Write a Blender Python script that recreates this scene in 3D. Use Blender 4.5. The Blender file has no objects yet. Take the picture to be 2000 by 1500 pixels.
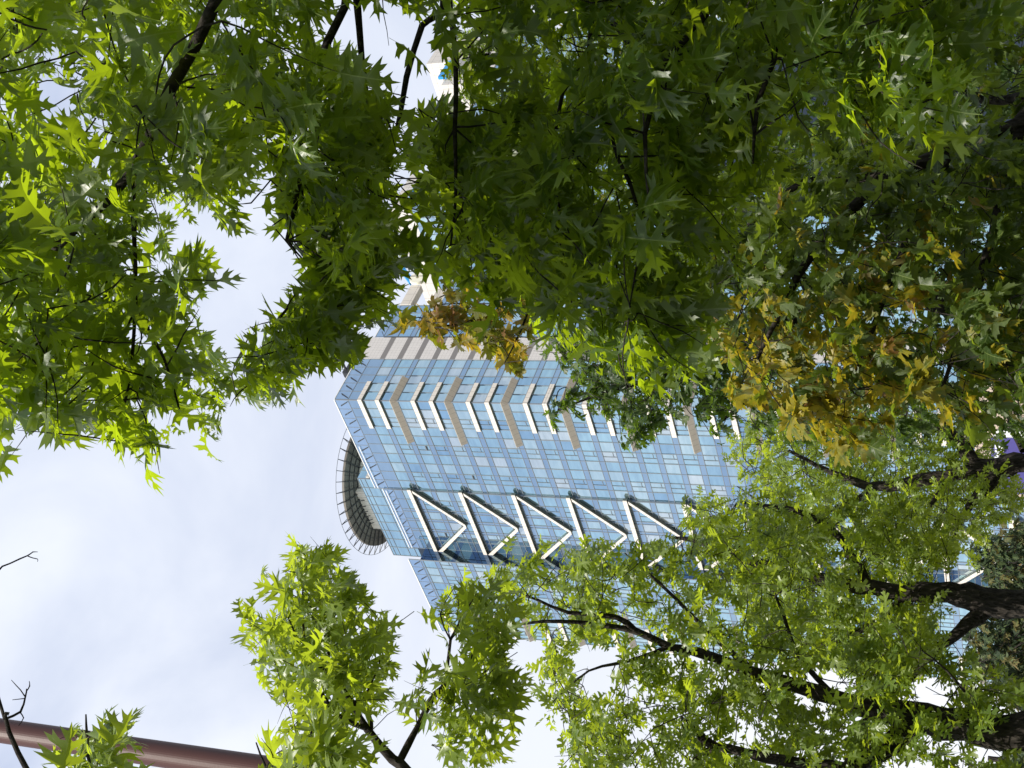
import bpy, math, random
import numpy as np
from mathutils import Vector, Matrix
from mathutils.geometry import tessellate_polygon
rnd = random.Random(7); nr = np.random.default_rng(7)
sc = bpy.context.scene; COL = sc.collection
# ------------------------------------------------------------------ camera
F = 2740.0
def cdir(x, y): return np.array([x-1000.0, 750.0-y, -F])
up = cdir(-5300, 652); up /= np.linalg.norm(up)
fw = np.array([0, 0, -1.0]); fh = fw-up*(fw@up); fh /= np.linalg.norm(fh)
rt = np.cross(fh, up)
R = np.array([rt, fh, up]); CAM = np.array([0, 0, 1.6])
def ray(x, y):
    d = R@cdir(x, y); return d/np.linalg.norm(d)
def at(x, y, dist): return CAM+ray(x, y)*dist
def project(P):
    q = (np.asarray(P)-CAM)@R
    return np.stack([1000+F*q[..., 0]/-q[..., 2], 750-F*q[..., 1]/-q[..., 2]], -1), -q[..., 2]
cd = bpy.data.cameras.new('camera'); cam = bpy.data.objects.new('camera', cd); COL.objects.link(cam)
cd.sensor_fit = 'HORIZONTAL'; cd.sensor_width = 36; cd.lens = 36*F/2000; cd.clip_start = 0.05; cd.clip_end = 6000
M = Matrix([list(R[0])+[CAM[0]], list(R[1])+[CAM[1]], list(R[2])+[CAM[2]], [0, 0, 0, 1]])
cam.matrix_world = M; sc.camera = cam
# ------------------------------------------------------------------ object helpers
def tag(o, label=None, cat=None, group=None, kind=None):
    for k, v in (('label', label), ('category', cat), ('group', group), ('kind', kind)):
        if v: o[k] = v
    return o
def empty(name, loc=(0, 0, 0)):
    o = bpy.data.objects.new(name, None); COL.objects.link(o); o.location = loc; o.empty_display_size = .3; return o
class MB:
    def __init__(s): s.v = []; s.f = []; s.m = []; s.uv = []
    def face(s, pts, mat=0, uv=None):
        i = len(s.v); s.v += [tuple(p) for p in pts]; s.f.append(tuple(range(i, i+len(pts)))); s.m.append(mat)
        s.uv += list(uv) if uv else [(p[0], p[2]) for p in pts]
    def build(s, name, mats, parent=None, smooth=False):
        me = bpy.data.meshes.new(name); me.from_pydata(s.v, [], s.f)
        for m in (mats if isinstance(mats, (list, tuple)) else [mats]): me.materials.append(m)
        me.polygons.foreach_set('material_index', s.m)
        u = me.uv_layers.new(name='UVMap'); u.data.foreach_set('uv', np.array(s.uv, dtype=np.float32).ravel())
        if smooth: me.polygons.foreach_set('use_smooth', [True]*len(me.polygons))
        me.update()
        return link(name, me, parent)
def link(name, me, parent=None):
    o = bpy.data.objects.new(name, me); COL.objects.link(o)
    if parent:
        o.parent = parent; o.matrix_parent_inverse = Matrix.Translation(-Vector(parent.location)) if parent.parent is None else Matrix()
    return o
# ------------------------------------------------------------------ materials
def newmat(name):
    m = bpy.data.materials.new(name); m.use_nodes = True
    nt = m.node_tree; nt.nodes.clear(); out = nt.nodes.new('ShaderNodeOutputMaterial')
    return m, nt, out
def N(nt, t, **k):
    n = nt.nodes.new(t)
    for a, b in k.items():
        if a in ('operation', 'blend_type', 'data_type', 'attribute_name', 'noise_dimensions', 'sky_type', 'feature', 'wave_type'): setattr(n, a, b)
        else: n.inputs[a].default_value = b
    return n
def mix(nt, fac, a, b, bt='MIX'):
    n = nt.nodes.new('ShaderNodeMix'); n.data_type = 'RGBA'; n.blend_type = bt
    for s, v in ((0, fac), (6, a), (7, b)):
        if hasattr(v, 'is_output'): nt.links.new(v, n.inputs[s])
        else: n.inputs[s].default_value = v if s == 0 else (*v, 1)
    return n.outputs[2]
def mth(nt, op, a, b=0.0, c=0.0):
    n = nt.nodes.new('ShaderNodeMath'); n.operation = op
    for i, v in enumerate((a, b, c)):
        if hasattr(v, 'is_output'): nt.links.new(v, n.inputs[i])
        else: n.inputs[i].default_value = v
    return n.outputs[0]
def solid(name, col, rough=.6, spec=.4, var=.12, scale=1.5, metal=0.0, bump=0.0, bscale=20):
    m, nt, out = newmat(name); p = nt.nodes.new('ShaderNodeBsdfPrincipled')
    tc = nt.nodes.new('ShaderNodeTexCoord'); nz = N(nt, 'ShaderNodeTexNoise', Scale=scale, Detail=6.0, Roughness=.65)
    nt.links.new(tc.outputs['Object'], nz.inputs['Vector'])
    c = mix(nt, nz.outputs['Fac'], tuple(max(0, x*(1-var)) for x in col), tuple(min(1, x*(1+var)) for x in col))
    nt.links.new(c, p.inputs['Base Color'])
    p.inputs['Roughness'].default_value = rough; p.inputs['Specular IOR Level'].default_value = spec; p.inputs['Metallic'].default_value = metal
    if bump:
        nb = N(nt, 'ShaderNodeTexNoise', Scale=bscale, Detail=5.0); nt.links.new(tc.outputs['Object'], nb.inputs['Vector'])
        b = nt.nodes.new('ShaderNodeBump'); b.inputs['Strength'].default_value = bump; b.inputs['Distance'].default_value = .02
        nt.links.new(nb.outputs['Fac'], b.inputs['Height']); nt.links.new(b.outputs['Normal'], p.inputs['Normal'])
    nt.links.new(p.outputs[0], out.inputs[0]); return m
def glass(name, tint, base, refl=.8, streak=.10):
    m, nt, out = newmat(name)
    tc = nt.nodes.new('ShaderNodeTexCoord')
    mp = nt.nodes.new('ShaderNodeMapping'); mp.inputs['Scale'].default_value = (.25, .25, 1.1); nt.links.new(tc.outputs['Object'], mp.inputs['Vector'])
    nz = N(nt, 'ShaderNodeTexNoise', Scale=.9, Detail=4.0); nt.links.new(mp.outputs[0], nz.inputs['Vector'])
    n2 = N(nt, 'ShaderNodeTexNoise', Scale=.035, Detail=3.0); nt.links.new(tc.outputs['Object'], n2.inputs['Vector'])
    g = nt.nodes.new('ShaderNodeBsdfGlossy'); g.inputs['Roughness'].default_value = .03
    oi = nt.nodes.new('ShaderNodeUVMap')
    ng = mth(nt, 'ADD', mth(nt, 'MULTIPLY', mth(nt, 'SUBTRACT', nz.outputs['Fac'], .5), 1.8), mth(nt, 'MULTIPLY', n2.outputs['Fac'], 1.0))
    ng = mth(nt, 'MINIMUM', mth(nt, 'MAXIMUM', ng, 0.0), 1.0)
    t = mix(nt, ng, tuple(x*(1-streak) for x in tint), tuple(min(1, x*(1+streak)) for x in tint))
    nt.links.new(t, g.inputs['Color'])
    b = nt.nodes.new('ShaderNodeBump'); b.inputs['Strength'].default_value = .05; b.inputs['Distance'].default_value = .05
    nt.links.new(nz.outputs['Fac'], b.inputs['Height']); nt.links.new(b.outputs[0], g.inputs['Normal'])
    d = nt.nodes.new('ShaderNodeBsdfDiffuse'); d.inputs['Color'].default_value = (*base, 1)
    mx = nt.nodes.new('ShaderNodeMixShader'); mx.inputs[0].default_value = refl
    nt.links.new(d.outputs[0], mx.inputs[1]); nt.links.new(g.outputs[0], mx.inputs[2]); nt.links.new(mx.outputs[0], out.inputs[0]); return m
def panel(name, col, du, dv, joint=.03, jcol=(.12, .11, .10), rough=.65):
    m, nt, out = newmat(name); p = nt.nodes.new('ShaderNodeBsdfPrincipled'); p.inputs['Roughness'].default_value = rough
    uv = nt.nodes.new('ShaderNodeUVMap'); sp = nt.nodes.new('ShaderNodeSeparateXYZ'); nt.links.new(uv.outputs[0], sp.inputs[0])
    def line(o, d): return mth(nt, 'LESS_THAN', mth(nt, 'FRACT', mth(nt, 'DIVIDE', o, d)), joint/d)
    ln = mth(nt, 'MAXIMUM', line(sp.outputs[0], du), line(sp.outputs[1], dv))
    tc = nt.nodes.new('ShaderNodeTexCoord'); nz = N(nt, 'ShaderNodeTexNoise', Scale=.6, Detail=7.0, Roughness=.7); nt.links.new(tc.outputs['Object'], nz.inputs['Vector'])
    c = mix(nt, nz.outputs['Fac'], tuple(x*.88 for x in col), tuple(min(1, x*1.1) for x in col))
    nt.links.new(mix(nt, ln, c, jcol), p.inputs['Base Color']); nt.links.new(p.outputs[0], out.inputs[0]); return m
def leafmat(name, dark, light, trans, old=None, tfac=.5, rough=.38, spec=.5):
    m, nt, out = newmat(name)
    a = N(nt, 'ShaderNodeAttribute', attribute_name='leafco'); sp = nt.nodes.new('ShaderNodeSeparateXYZ'); nt.links.new(a.outputs['Vector'], sp.inputs[0])
    x, y, r = sp.outputs
    ax = mth(nt, 'ABSOLUTE', x)
    mid = mth(nt, 'LESS_THAN', ax, .010)
    w = mth(nt, 'FRACT', mth(nt, 'MULTIPLY', mth(nt, 'SUBTRACT', y, mth(nt, 'MULTIPLY', ax, .75)), 6.5))
    vein = mth(nt, 'MULTIPLY', mth(nt, 'LESS_THAN', mth(nt, 'ABSOLUTE', mth(nt, 'SUBTRACT', w, .5)), .045), mth(nt, 'LESS_THAN', ax, .26))
    vn = mth(nt, 'MAXIMUM', mth(nt, 'MULTIPLY', mid, .75), mth(nt, 'MULTIPLY', vein, .4))
    r1 = mth(nt, 'FRACT', mth(nt, 'MULTIPLY', r, 17.3))
    base = mix(nt, r1, dark, light); tcol = mix(nt, r1, tuple(c*.72 for c in trans), tuple(min(1, c*1.25) for c in trans))
    if old:
        cr = nt.nodes.new('ShaderNodeValToRGB'); e = cr.color_ramp.elements
        fr, cols = old
        e[0].position = 0; e[0].color = (0, 0, 0, 1); e[1].position = 1; e[1].color = (1, 1, 1, 1)
        nq = N(nt, 'ShaderNodeTexNoise', Scale=5.0, Detail=3.0); nt.links.new(a.outputs['Vector'], nq.inputs['Vector'])
        grade = mth(nt, 'MINIMUM', mth(nt, 'MAXIMUM', mth(nt, 'ADD', mth(nt, 'MULTIPLY', ax, 1.6), mth(nt, 'SUBTRACT', mth(nt, 'MULTIPLY', nq.outputs['Fac'], 2.6), .75)), 0.15), 1.0)
        isold = mth(nt, 'MULTIPLY', mth(nt, 'GREATER_THAN', r, 1-fr), grade)
        r2 = mth(nt, 'FRACT', mth(nt, 'MULTIPLY', r, 41.7))
        oc = mix(nt, r2, cols[0], cols[1]); oc = mix(nt, mth(nt, 'GREATER_THAN', r2, .86), oc, cols[2])
        base = mix(nt, isold, base, oc); tcol = mix(nt, isold, tcol, mix(nt, .5, oc, (.85, .60, .03)))
    nz = N(nt, 'ShaderNodeTexNoise', Scale=14.0, Detail=4.0)
    nt.links.new(a.outputs['Vector'], nz.inputs['Vector'])
    base = mix(nt, mth(nt, 'MULTIPLY', nz.outputs['Fac'], .35), base, tuple(c*.55 for c in dark))
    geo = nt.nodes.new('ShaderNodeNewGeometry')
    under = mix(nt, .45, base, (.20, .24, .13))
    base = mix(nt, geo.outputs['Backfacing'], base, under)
    base = mix(nt, vn, base, (.24, .30, .09)); tcol = mix(nt, mth(nt, 'MULTIPLY', vn, .5), tcol, tuple(c*.55 for c in trans))
    p = nt.nodes.new('ShaderNodeBsdfPrincipled'); p.inputs['Roughness'].default_value = rough; p.inputs['Specular IOR Level'].default_value = spec
    nt.links.new(base, p.inputs['Base Color'])
    bp = nt.nodes.new('ShaderNodeBump'); bp.inputs['Strength'].default_value = .35; bp.inputs['Distance'].default_value = .004
    nt.links.new(mth(nt, 'ADD', mth(nt, 'MULTIPLY', nz.outputs['Fac'], .6), vn), bp.inputs['Height']); nt.links.new(bp.outputs[0], p.inputs['Normal'])
    t = nt.nodes.new('ShaderNodeBsdfTranslucent'); nt.links.new(tcol, t.inputs['Color'])
    mx = nt.nodes.new('ShaderNodeMixShader'); mx.inputs[0].default_value = tfac
    nt.links.new(p.outputs[0], mx.inputs[1]); nt.links.new(t.outputs[0], mx.inputs[2]); nt.links.new(mx.outputs[0], out.inputs[0]); return m
def bark(name, a, b):
    m, nt, out = newmat(name); p = nt.nodes.new('ShaderNodeBsdfPrincipled'); p.inputs['Roughness'].default_value = .9; p.inputs['Specular IOR Level'].default_value = .15
    tc = nt.nodes.new('ShaderNodeTexCoord'); mp = nt.nodes.new('ShaderNodeMapping'); mp.inputs['Scale'].default_value = (1, 1, .28); nt.links.new(tc.outputs['Object'], mp.inputs['Vector'])
    v = N(nt, 'ShaderNodeTexVoronoi', Scale=34.0); nt.links.new(mp.outputs[0], v.inputs['Vector'])
    nz = N(nt, 'ShaderNodeTexNoise', Scale=9.0, Detail=8.0, Roughness=.7); nt.links.new(mp.outputs[0], nz.inputs['Vector'])
    h = mth(nt, 'ADD', mth(nt, 'MULTIPLY', v.outputs['Distance'], .7), mth(nt, 'MULTIPLY', nz.outputs['Fac'], .8))
    nt.links.new(mix(nt, mth(nt, 'POWER', mth(nt, 'MULTIPLY', h, .85), 1.8), a, b), p.inputs['Base Color'])
    bp = nt.nodes.new('ShaderNodeBump'); bp.inputs['Strength'].default_value = 1.0; bp.inputs['Distance'].default_value = .05
    nt.links.new(h, bp.inputs['Height']); nt.links.new(bp.outputs[0], p.inputs['Normal']); nt.links.new(p.outputs[0], out.inputs[0]); return m
m_pane = glass('window_glass', (.58, .82, .93), (.10, .17, .22), .86, .16)
m_pane2 = glass('window_glass_pale', (.69, .93, .99), (.22, .30, .33), .82, .2)
m_pane3 = glass('window_glass_blind', (.74, .90, .95), (.36, .40, .41), .74, .22)
m_pane4 = glass('window_glass_deep', (.46, .68, .82), (.05, .09, .13), .88, .12)
m_span = glass('spandrel_glass', (.47, .63, .77), (.12, .18, .25), .78, .08)
m_deep = glass('deep_blue_glass', (.13, .19, .30), (.02, .035, .07), .80, .1)
m_dgrn = glass('deep_green_glass', (.27, .35, .38), (.06, .09, .10), .78, .1)
m_parg = glass('parapet_glass', (.54, .70, .84), (.14, .22, .38), .78, .08)
m_mull = solid('mullion_metal', (.17, .195, .22), .45, .5, .1)
m_rail = solid('white_rail', (.75, .76, .76), .4, .5, .05)
m_core = solid('core_shadow', (.03, .045, .07), .8, .2)
m_cream = panel('cream_stone', (.66, .615, .55), 1.3, 50, .05)
m_tan = panel('tan_panel', (.44, .40, .33), 1.3, 60, .04)
m_stone = panel('pale_stone', (.60, .575, .55), .78, .78, .03, (.30, .28, .27))
m_stripe = solid('grey_louvre', (.20, .19, .185), .7, .3)
m_soff = solid('metal_and_soffit_shade', (.085, .095, .082), .38, .5, .25, .9, .35)  # frame-side metal; its dark colour also stands in for shade under ledges and bars
m_dark = solid('dark_steel', (.035, .037, .04), .5, .4)
m_deck = panel('deck_soffit', (.13, .118, .10), 1.6, 1.6, .06, (.02, .02, .02))
m_blue = solid('sign_blue', (.03, .27, .62), .4, .5, .05)
m_ivory = solid('sign_ivory', (.80, .77, .62), .5, .5, .05)
m_pole = solid('red_brown_paint', (.070, .026, .021), .5, .35, .12, .8, 0, .04, 60)
m_bark = bark('oak_bark', (.007, .006, .005), (.070, .060, .050))
m_bark2 = bark('grey_bark', (.008, .007, .006), (.075, .065, .055))
m_oak = leafmat('oak_leaf', (.020, .050, .008), (.066, .118, .014), (.41, .545, .012), None, .53, .36, .6)
m_oakl = leafmat('bright_oak_leaf', (.075, .135, .013), (.165, .225, .024), (.47, .58, .026), None, .50, .36, .6)
m_maple = leafmat('maple_leaf', (.030, .062, .011), (.075, .110, .018), (.27, .36, .02), (.30, [(.29, .25, .015), (.42, .33, .018), (.21, .10, .03)]), .46, .42, .4)
m_dmap = leafmat('dark_maple_leaf', (.018, .040, .012), (.045, .085, .018), (.20, .32, .02), None, .42, .40, .4)
m_amber = leafmat('amber_maple_leaf', (.085, .080, .012), (.14, .12, .015), (.34, .36, .02), (.55, [(.28, .17, .012), (.34, .22, .015), (.20, .08, .03)]), .46, .45, .35)
m_far = leafmat('far_leaf', (.045, .085, .016), (.115, .16, .03), (.30, .40, .03), (.08, [(.30, .25, .02), (.35, .30, .03), (.2, .1, .03)]), .45, .45, .4)
m_con = leafmat('conifer_spray', (.012, .028, .012), (.040, .060, .020), (.06, .09, .02), (.25, [(.14, .11, .035), (.10, .09, .03), (.16, .12, .05)]), .2, .6, .2)
# ------------------------------------------------------------------ world and sun
SUN = np.array([-.33, -.80, 1.05]); SUN /= np.linalg.norm(SUN)
w = bpy.data.worlds.new('World'); sc.world = w; w.use_nodes = True; nt = w.node_tree; nt.nodes.clear()
wo = nt.nodes.new('ShaderNodeOutputWorld'); bg = nt.nodes.new('ShaderNodeBackground'); bg.inputs['Strength'].default_value = .1
sky = N(nt, 'ShaderNodeTexSky', sky_type='NISHITA'); sky.sun_disc = False
sky.sun_elevation = math.asin(SUN[2]); sky.sun_rotation = math.atan2(SUN[0], SUN[1]); sky.air_density = 1.2; sky.dust_density = 1.5; sky.ozone_density = 1.5
tc = nt.nodes.new('ShaderNodeTexCoord'); mp = nt.nodes.new('ShaderNodeMapping'); mp.inputs['Scale'].default_value = (1, 1, 1.6); mp.inputs['Location'].default_value = (.35, .1, .2)
nt.links.new(tc.outputs['Generated'], mp.inputs['Vector'])
n1 = N(nt, 'ShaderNodeTexNoise', Scale=3.4, Detail=6.0, Roughness=.52, Distortion=.5); nt.links.new(mp.outputs[0], n1.inputs['Vector'])
sx = nt.nodes.new('ShaderNodeSeparateXYZ'); nt.links.new(tc.outputs['Generated'], sx.inputs[0])
cr = nt.nodes.new('ShaderNodeValToRGB'); cr.color_ramp.elements[0].position = .37; cr.color_ramp.elements[1].position = .63; nt.links.new(n1.outputs['Fac'], cr.inputs[0])
cloud = mix(nt, cr.outputs[0], (4.05, 4.62, 6.05), (6.5, 6.85, 7.6))
lowf = mth(nt, 'MULTIPLY', mth(nt, 'SUBTRACT', .62, sx.outputs[2]), 2.2); lowf = mth(nt, 'MINIMUM', mth(nt, 'MAXIMUM', lowf, 0.0), 1.0)
fwdm = mth(nt, 'MINIMUM', mth(nt, 'MAXIMUM', mth(nt, 'MULTIPLY', sx.outputs[1], 1.6), 0.0), 1.0)
cloud = mix(nt, mth(nt, 'MULTIPLY', lowf, fwdm), cloud, (7.2, 7.4, 7.8))
# open blue patches to the sides, away from the bright overcast ahead
side = mth(nt, 'MINIMUM', mth(nt, 'MAXIMUM', mth(nt, 'SUBTRACT', mth(nt, 'MULTIPLY', sx.outputs[0], 1.5), .45), 0.0), .42)
skyc = mix(nt, side, cloud, sky.outputs[0])
nt.links.new(skyc, bg.inputs['Color']); nt.links.new(bg.outputs[0], wo.inputs[0])
sl = bpy.data.lights.new('sun', 'SUN'); sl.energy = 4.8; sl.angle = math.radians(.6); sl.color = (1, .945, .85)
so = bpy.data.objects.new('sun', sl); COL.objects.link(so); so.rotation_euler = Vector(SUN).to_track_quat('Z', 'Y').to_euler()
sc.view_settings.view_transform = 'Standard'; sc.view_settings.look = 'None'; sc.view_settings.gamma = 1; sc.view_settings.exposure = .5
sc.render.film_transparent = False
sc.cycles.max_bounces = 10; sc.cycles.transmission_bounces = 8; sc.cycles.diffuse_bounces = 5; sc.cycles.glossy_bounces = 4
sc.cycles.use_denoising = True
# ------------------------------------------------------------------ ground
g = MB(); S = 3000
g.face([(-S, -S, 0), (S, -S, 0), (S, S, 0), (-S, S, 0)])
tag(g.build('ground', solid('city_ground', (.30, .285, .26), .95, .1, .35, .05, 0, .3, 30)), kind='structure')
g = MB(); g.face([(-45, -40, .004), (45, -40, .004), (45, 30, .004), (-45, 30, .004)])
tag(g.build('bounce_cut_lawn', solid('tree_shade_grass', (.030, .042, .014), .95, .1, .5, .8, 0, .5, 30)), kind='structure')  # unseen sheet added to cut ground bounce, tree shade put into its dark colour
g = MB(); g.face([(-60, 18, .008), (60, 18, .008), (60, 24, .008), (-60, 24, .008)])
tag(g.build('pavement', solid('paving', (.14, .135, .13), .9, .2, .2, 2)), kind='structure')
# ------------------------------------------------------------------ the tower
aL = math.radians(47.0)
dL = np.array([-math.sin(aL), math.cos(aL), 0]); dR = np.array([math.cos(aL), math.sin(aL), 0]); nL = -dR; nR = -dL
KX = np.array([-3.6577, 241.9724, 0.0])
FACES = {'L': (dL, nL), 'R': (dR, nR)}
def fp(face, s, o, h):
    d, n = FACES[face]; p = KX+d*s+n*o; return (p[0], p[1], h)
def fbox(mb, face, s0, s1, o0, o1, h0, h1, mat=0):
    c = [[[fp(face, s, o, h) for h in (h0, h1)] for o in (o0, o1)] for s in (s0, s1)]
    mb.face([c[0][1][0], c[1][1][0], c[1][1][1], c[0][1][1]], mat, [(s0, h0), (s1, h0), (s1, h1), (s0, h1)])
    mb.face([c[0][0][0], c[0][1][0], c[0][1][1], c[0][0][1]], mat, [(o0, h0), (o1, h0), (o1, h1), (o0, h1)])
    mb.face([c[1][0][0], c[1][1][0], c[1][1][1], c[1][0][1]], mat, [(o0, h0), (o1, h0), (o1, h1), (o0, h1)])
    mb.face([c[0][0][1], c[1][0][1], c[1][1][1], c[0][1][1]], mat, [(s0, o0), (s1, o0), (s1, o1), (s0, o1)])
    mb.face([c[0][0][0], c[1][0][0], c[1][1][0], c[0][1][0]], mat, [(s0, o0), (s1, o0), (s1, o1), (s0, o1)])
    mb.face([c[0][0][0], c[1][0][0], c[1][0][1], c[0][0][1]], mat)
def fprism(mb, face, poly, o0, o1, mat=0, axis=None):
    # polygon of (s,h) extruded outwards from o0 to o1
    n = len(poly); uv = poly
    if axis is not None:
        c, s_ = math.cos(axis), math.sin(axis); uv = [(p[0]*c+p[1]*s_, 0.5) for p in poly]
    mb.face([fp(face, s, o1, h) for s, h in poly], mat, uv); mb.face([fp(face, s, o0, h) for s, h in poly], mat, uv)
    for i in range(n):
        a, b = poly[i], poly[(i+1) % n]
        mb.face([fp(face, a[0], o0, a[1]), fp(face, b[0], o0, b[1]), fp(face, b[0], o1, b[1]), fp(face, a[0], o1, a[1])], mat,
                [(uv[i][0], o0), (uv[(i+1) % n][0], o0), (uv[(i+1) % n][0], o1), (uv[i][0], o1)])
def plan_slab(mb, face, poly, h0, h1, mat=0):
    # polygon of (s,o) between two heights
    n = len(poly)
    for h in (h0, h1): mb.face([fp(face, s, o, h) for s, o in poly], mat, [(s, .5) for s, o in poly])
    for i in range(n):
        a, b = poly[i], poly[(i+1) % n]
        mb.face([fp(face, *a, h0), fp(face, *b, h0), fp(face, *b, h1), fp(face, *a, h1)], mat, [(a[0], h0), (b[0], h0), (b[0], h1), (a[0], h1)])
tower = empty('office_tower', tuple(KX))
tag(tower, 'tall blue glass office tower with cream zigzag frames and a round helipad on its roof', 'tower')
def cutoff(lst, name, n=100):
    """lst of (area, builder): the biggest n as parts, the rest as one part of kind stuff"""
    lst.sort(key=lambda t: -t[0]); rest = MB(); mats = None
    for i, (a, fn, mt) in enumerate(lst):
        if i < n:
            b = MB(); fn(b); b.build(name, mt, tower)
        else: fn(rest); mats = mt
    if rest.v: tag(rest.build(name, mats, tower), kind='stuff')
# body
b = MB()
def body(b, face, s0, s1, o0, o1, h0, h1): fbox(b, face, s0, s1, o0, o1, h0, h1)
body(b, 'L', .7, 68.4, -29, -.28, 0, 142.0); body(b, 'L', 25.6, 44.0, -.28, .05, 0, 141.0); body(b, 'L', 44.15, 68.3, -.28, 3.3, 0, 139.3)
b.build('wall', m_core, tower)
FH = 3.94; H0 = 140.13
floors = [H0-FH*k for k in range(0, 35)]
modL = [0, 2.3, 4.71, 7.14, 9.6, 12.2, 14.88, 17.55, 20.2, 22.85, 25.45]
modB = [25.45, 28.2, 31.2, 31.95, 34.2, 34.95, 37.4, 38.15, 40.9, 43.85]
modW = [43.85+2.475*i for i in range(11)]
modR = [0, 2.5, 5.0, 7.35, 9.7, 12.1]
modX = [19.4+2.52*i for i in range(5)]
ZONES = [('L', 0.0, modL, 0, 142.28), ('L', .3, modB, 1, 141.0), ('L', 3.6, modW, 0, 139.6), ('R', 0.0, modR, 0, 142.28), ('R', -.25, modX, 0, 142.3)]
VIS = [(690, 780), (700, 705), (740, 600), (1000, 705), (1040, 790), (1150, 840), (1380, 880), (1390, 940), (1330, 1000), (1200, 1040), (1100, 1230), (950, 1080), (860, 1180), (800, 1090)]
def inpoly(P, poly):
    P = np.atleast_2d(P); x, y = P[:, 0], P[:, 1]; r = np.zeros(len(P), bool); n = len(poly)
    for i in range(n):
        x0, y0 = poly[i]; x1, y1 = poly[(i+1) % n]
        if y0 == y1: continue
        c = ((y0 > y) != (y1 > y)) & (x < (x1-x0)*(y-y0)/(y1-y0)+x0); r ^= c
    return r
def area_of(face, s0, s1, o, h0, h1):
    q, _ = project(np.array([fp(face, s0, o, h0), fp(face, s1, o, h0), fp(face, s1, o, h1), fp(face, s0, o, h1)]))
    x, y = q[:, 0], q[:, 1]; A = abs(np.dot(x, np.roll(y, -1))-np.dot(y, np.roll(x, -1)))/2
    return A if inpoly(q.mean(0), VIS)[0] else A*.01
wins = []; spans = []; sash = []; mulls = []
mats_w = [m_pane, m_pane2, m_pane3, m_pane4]
for face, off, mods, isbay, htop in ZONES:
    for k, ht in enumerate(floors):
        if k == 0 or ht > htop-.2: ht = htop
        hb = floors[k]-1.1
        hn = floors[k+1] if k+1 < len(floors) else 2.0
        # spandrel band with its two transoms
        def mk(b, face=face, off=off, mods=mods, ht=ht, hb=hb, isbay=isbay):
            fbox(b, face, mods[0], mods[-1], off-.2, off, hb, ht, 0)
            for h in (ht, hb): fbox(b, face, mods[0], mods[-1], off-.1, off+.05, h-.055, h+.055, 1)
        spans.append((area_of(face, mods[0], mods[-1], off, hb, ht), mk, [m_span, m_mull]))
        for i in range(len(mods)-1):
            s0, s1 = mods[i], mods[i+1]
            narrow = s1-s0 < 1
            j = [rnd.uniform(-.012, .012) for _ in range(4)]; pale = rnd.choices([0, 1, 2, 3], [.42, .34, .10, .14])[0]
            def wk(b, face=face, off=off, s0=s0, s1=s1, h0=hn, h1=hb, j=j, pale=pale, narrow=narrow):
                o = off-.05
                q = [fp(face, s0, o+j[0], h0), fp(face, s1, o+j[1], h0), fp(face, s1, o+j[2], h1), fp(face, s0, o+j[3], h1)]
                b.face(q, pale)
                qi = [fp(face, s0, o-.12, h0), fp(face, s1, o-.12, h0), fp(face, s1, o-.12, h1), fp(face, s0, o-.12, h1)]
                b.face(qi[::-1], pale)
                for a in range(4): b.face([q[a], q[(a+1) % 4], qi[(a+1) % 4], qi[a]], pale)
            if narrow:
                spans.append((area_of(face, s0, s1, off, hn, hb)*.3, (lambda b, f_=face, o_=off, a=s0, c=s1, h0=hn, h1=hb: fbox(b, f_, a, c, o_-.2, o_-.02, h0, h1, 0)), [m_span, m_mull]))
                continue
            wins.append((area_of(face, s0, s1, off, hn, hb), wk, mats_w))
            issash = (i % 3 == 2 and face == 'L' and not isbay) or (isbay and i in (1, 7)) or (face == 'L' and off > 3 and i % 3 == 0)
            if issash and ht < 139:
                def sk(b, face=face, off=off, s0=s0, s1=s1, h0=hn, h1=hb, op=(rnd.random() < .05)):
                    sm = (s0+s1)/2; hs = h0+(h1-h0)*.24
                    fbox(b, face, sm-.045, sm+.045, off-.02, off+.05, h0, h1); fbox(b, face, s0, sm-.045, off-.02, off+.045, hs-.04, hs+.04)
                    if op: fprism(b, face, [(s0+.1, hs+.05), (sm-.1, hs+.05), (sm-.1, hs+.22), (s0+.1, hs+.22)], off-.02, off+.25)
                sash.append((area_of(face, s0, s1, off, hn, hb), sk, [m_mull]))
    for s in mods:
        e = 0.0 if s in (mods[0], mods[-1]) else 0
        mulls.append((htop, (lambda b, f_=face, o_=off, s_=s, t=htop: fbox(b, f_, s_-.055, s_+.055, o_-.1, o_+.07, 2.0, t-.06)), [m_mull]))
cutoff(wins, 'window'); cutoff(spans, 'spandrel_band'); cutoff(sash, 'opening_sash'); cutoff(mulls, 'mullion')
# lower lobby wall
b = MB(); fbox(b, 'L', 0, 68.5, -.2, -.02, 0, 2.0); fbox(b, 'R', 0, 30, -.2, -.03, 0, 2.0); b.build('plinth', m_stripe, tower)
# parapets
def parapet(face, off, s0, s1, h0, h1, dec=True, step=2.5, rail=True):
    b = MB(); fbox(b, face, s0, s1, off-.12, off-.02, h0+.06, h1, 0)
    n = max(1, round((s1-s0)/step))
    for i in range(n+1):
        s = s0+(s1-s0)*i/n; fbox(b, face, s-.04, s+.04, off-.02, off+.04, h0+.06, h1-.05, 1)
    fbox(b, face, s0, s1, off-.2, off+.1, h1, h1+.16, 2 if rail else 1)
    o = b.build('parapet', [m_parg, m_mull, m_rail], tower)
    for i in range(n):
        s = s0+(s1-s0)*(i+.15)/n; c = MB()
        fprism(c, face, [(s, h0+.2), (s+.16, h0+.2), (s+1.35, h1-.9), (s+1.1, h1-.9)], off+.05, off+.12)
        c.build('brace', m_dark, o)
parapet('L', 0, 0.02, 25.45, 142.28, 145.3, True, 2.55); parapet('R', 0, .14, 12.1, 142.28, 145.3, True, 2.42)
parapet('L', .3, 25.45, 43.85, 141.0, 143.4, True, 2.3); parapet('L', 3.6, 43.85, 68.6, 139.6, 142.4, True, 2.48)
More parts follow.
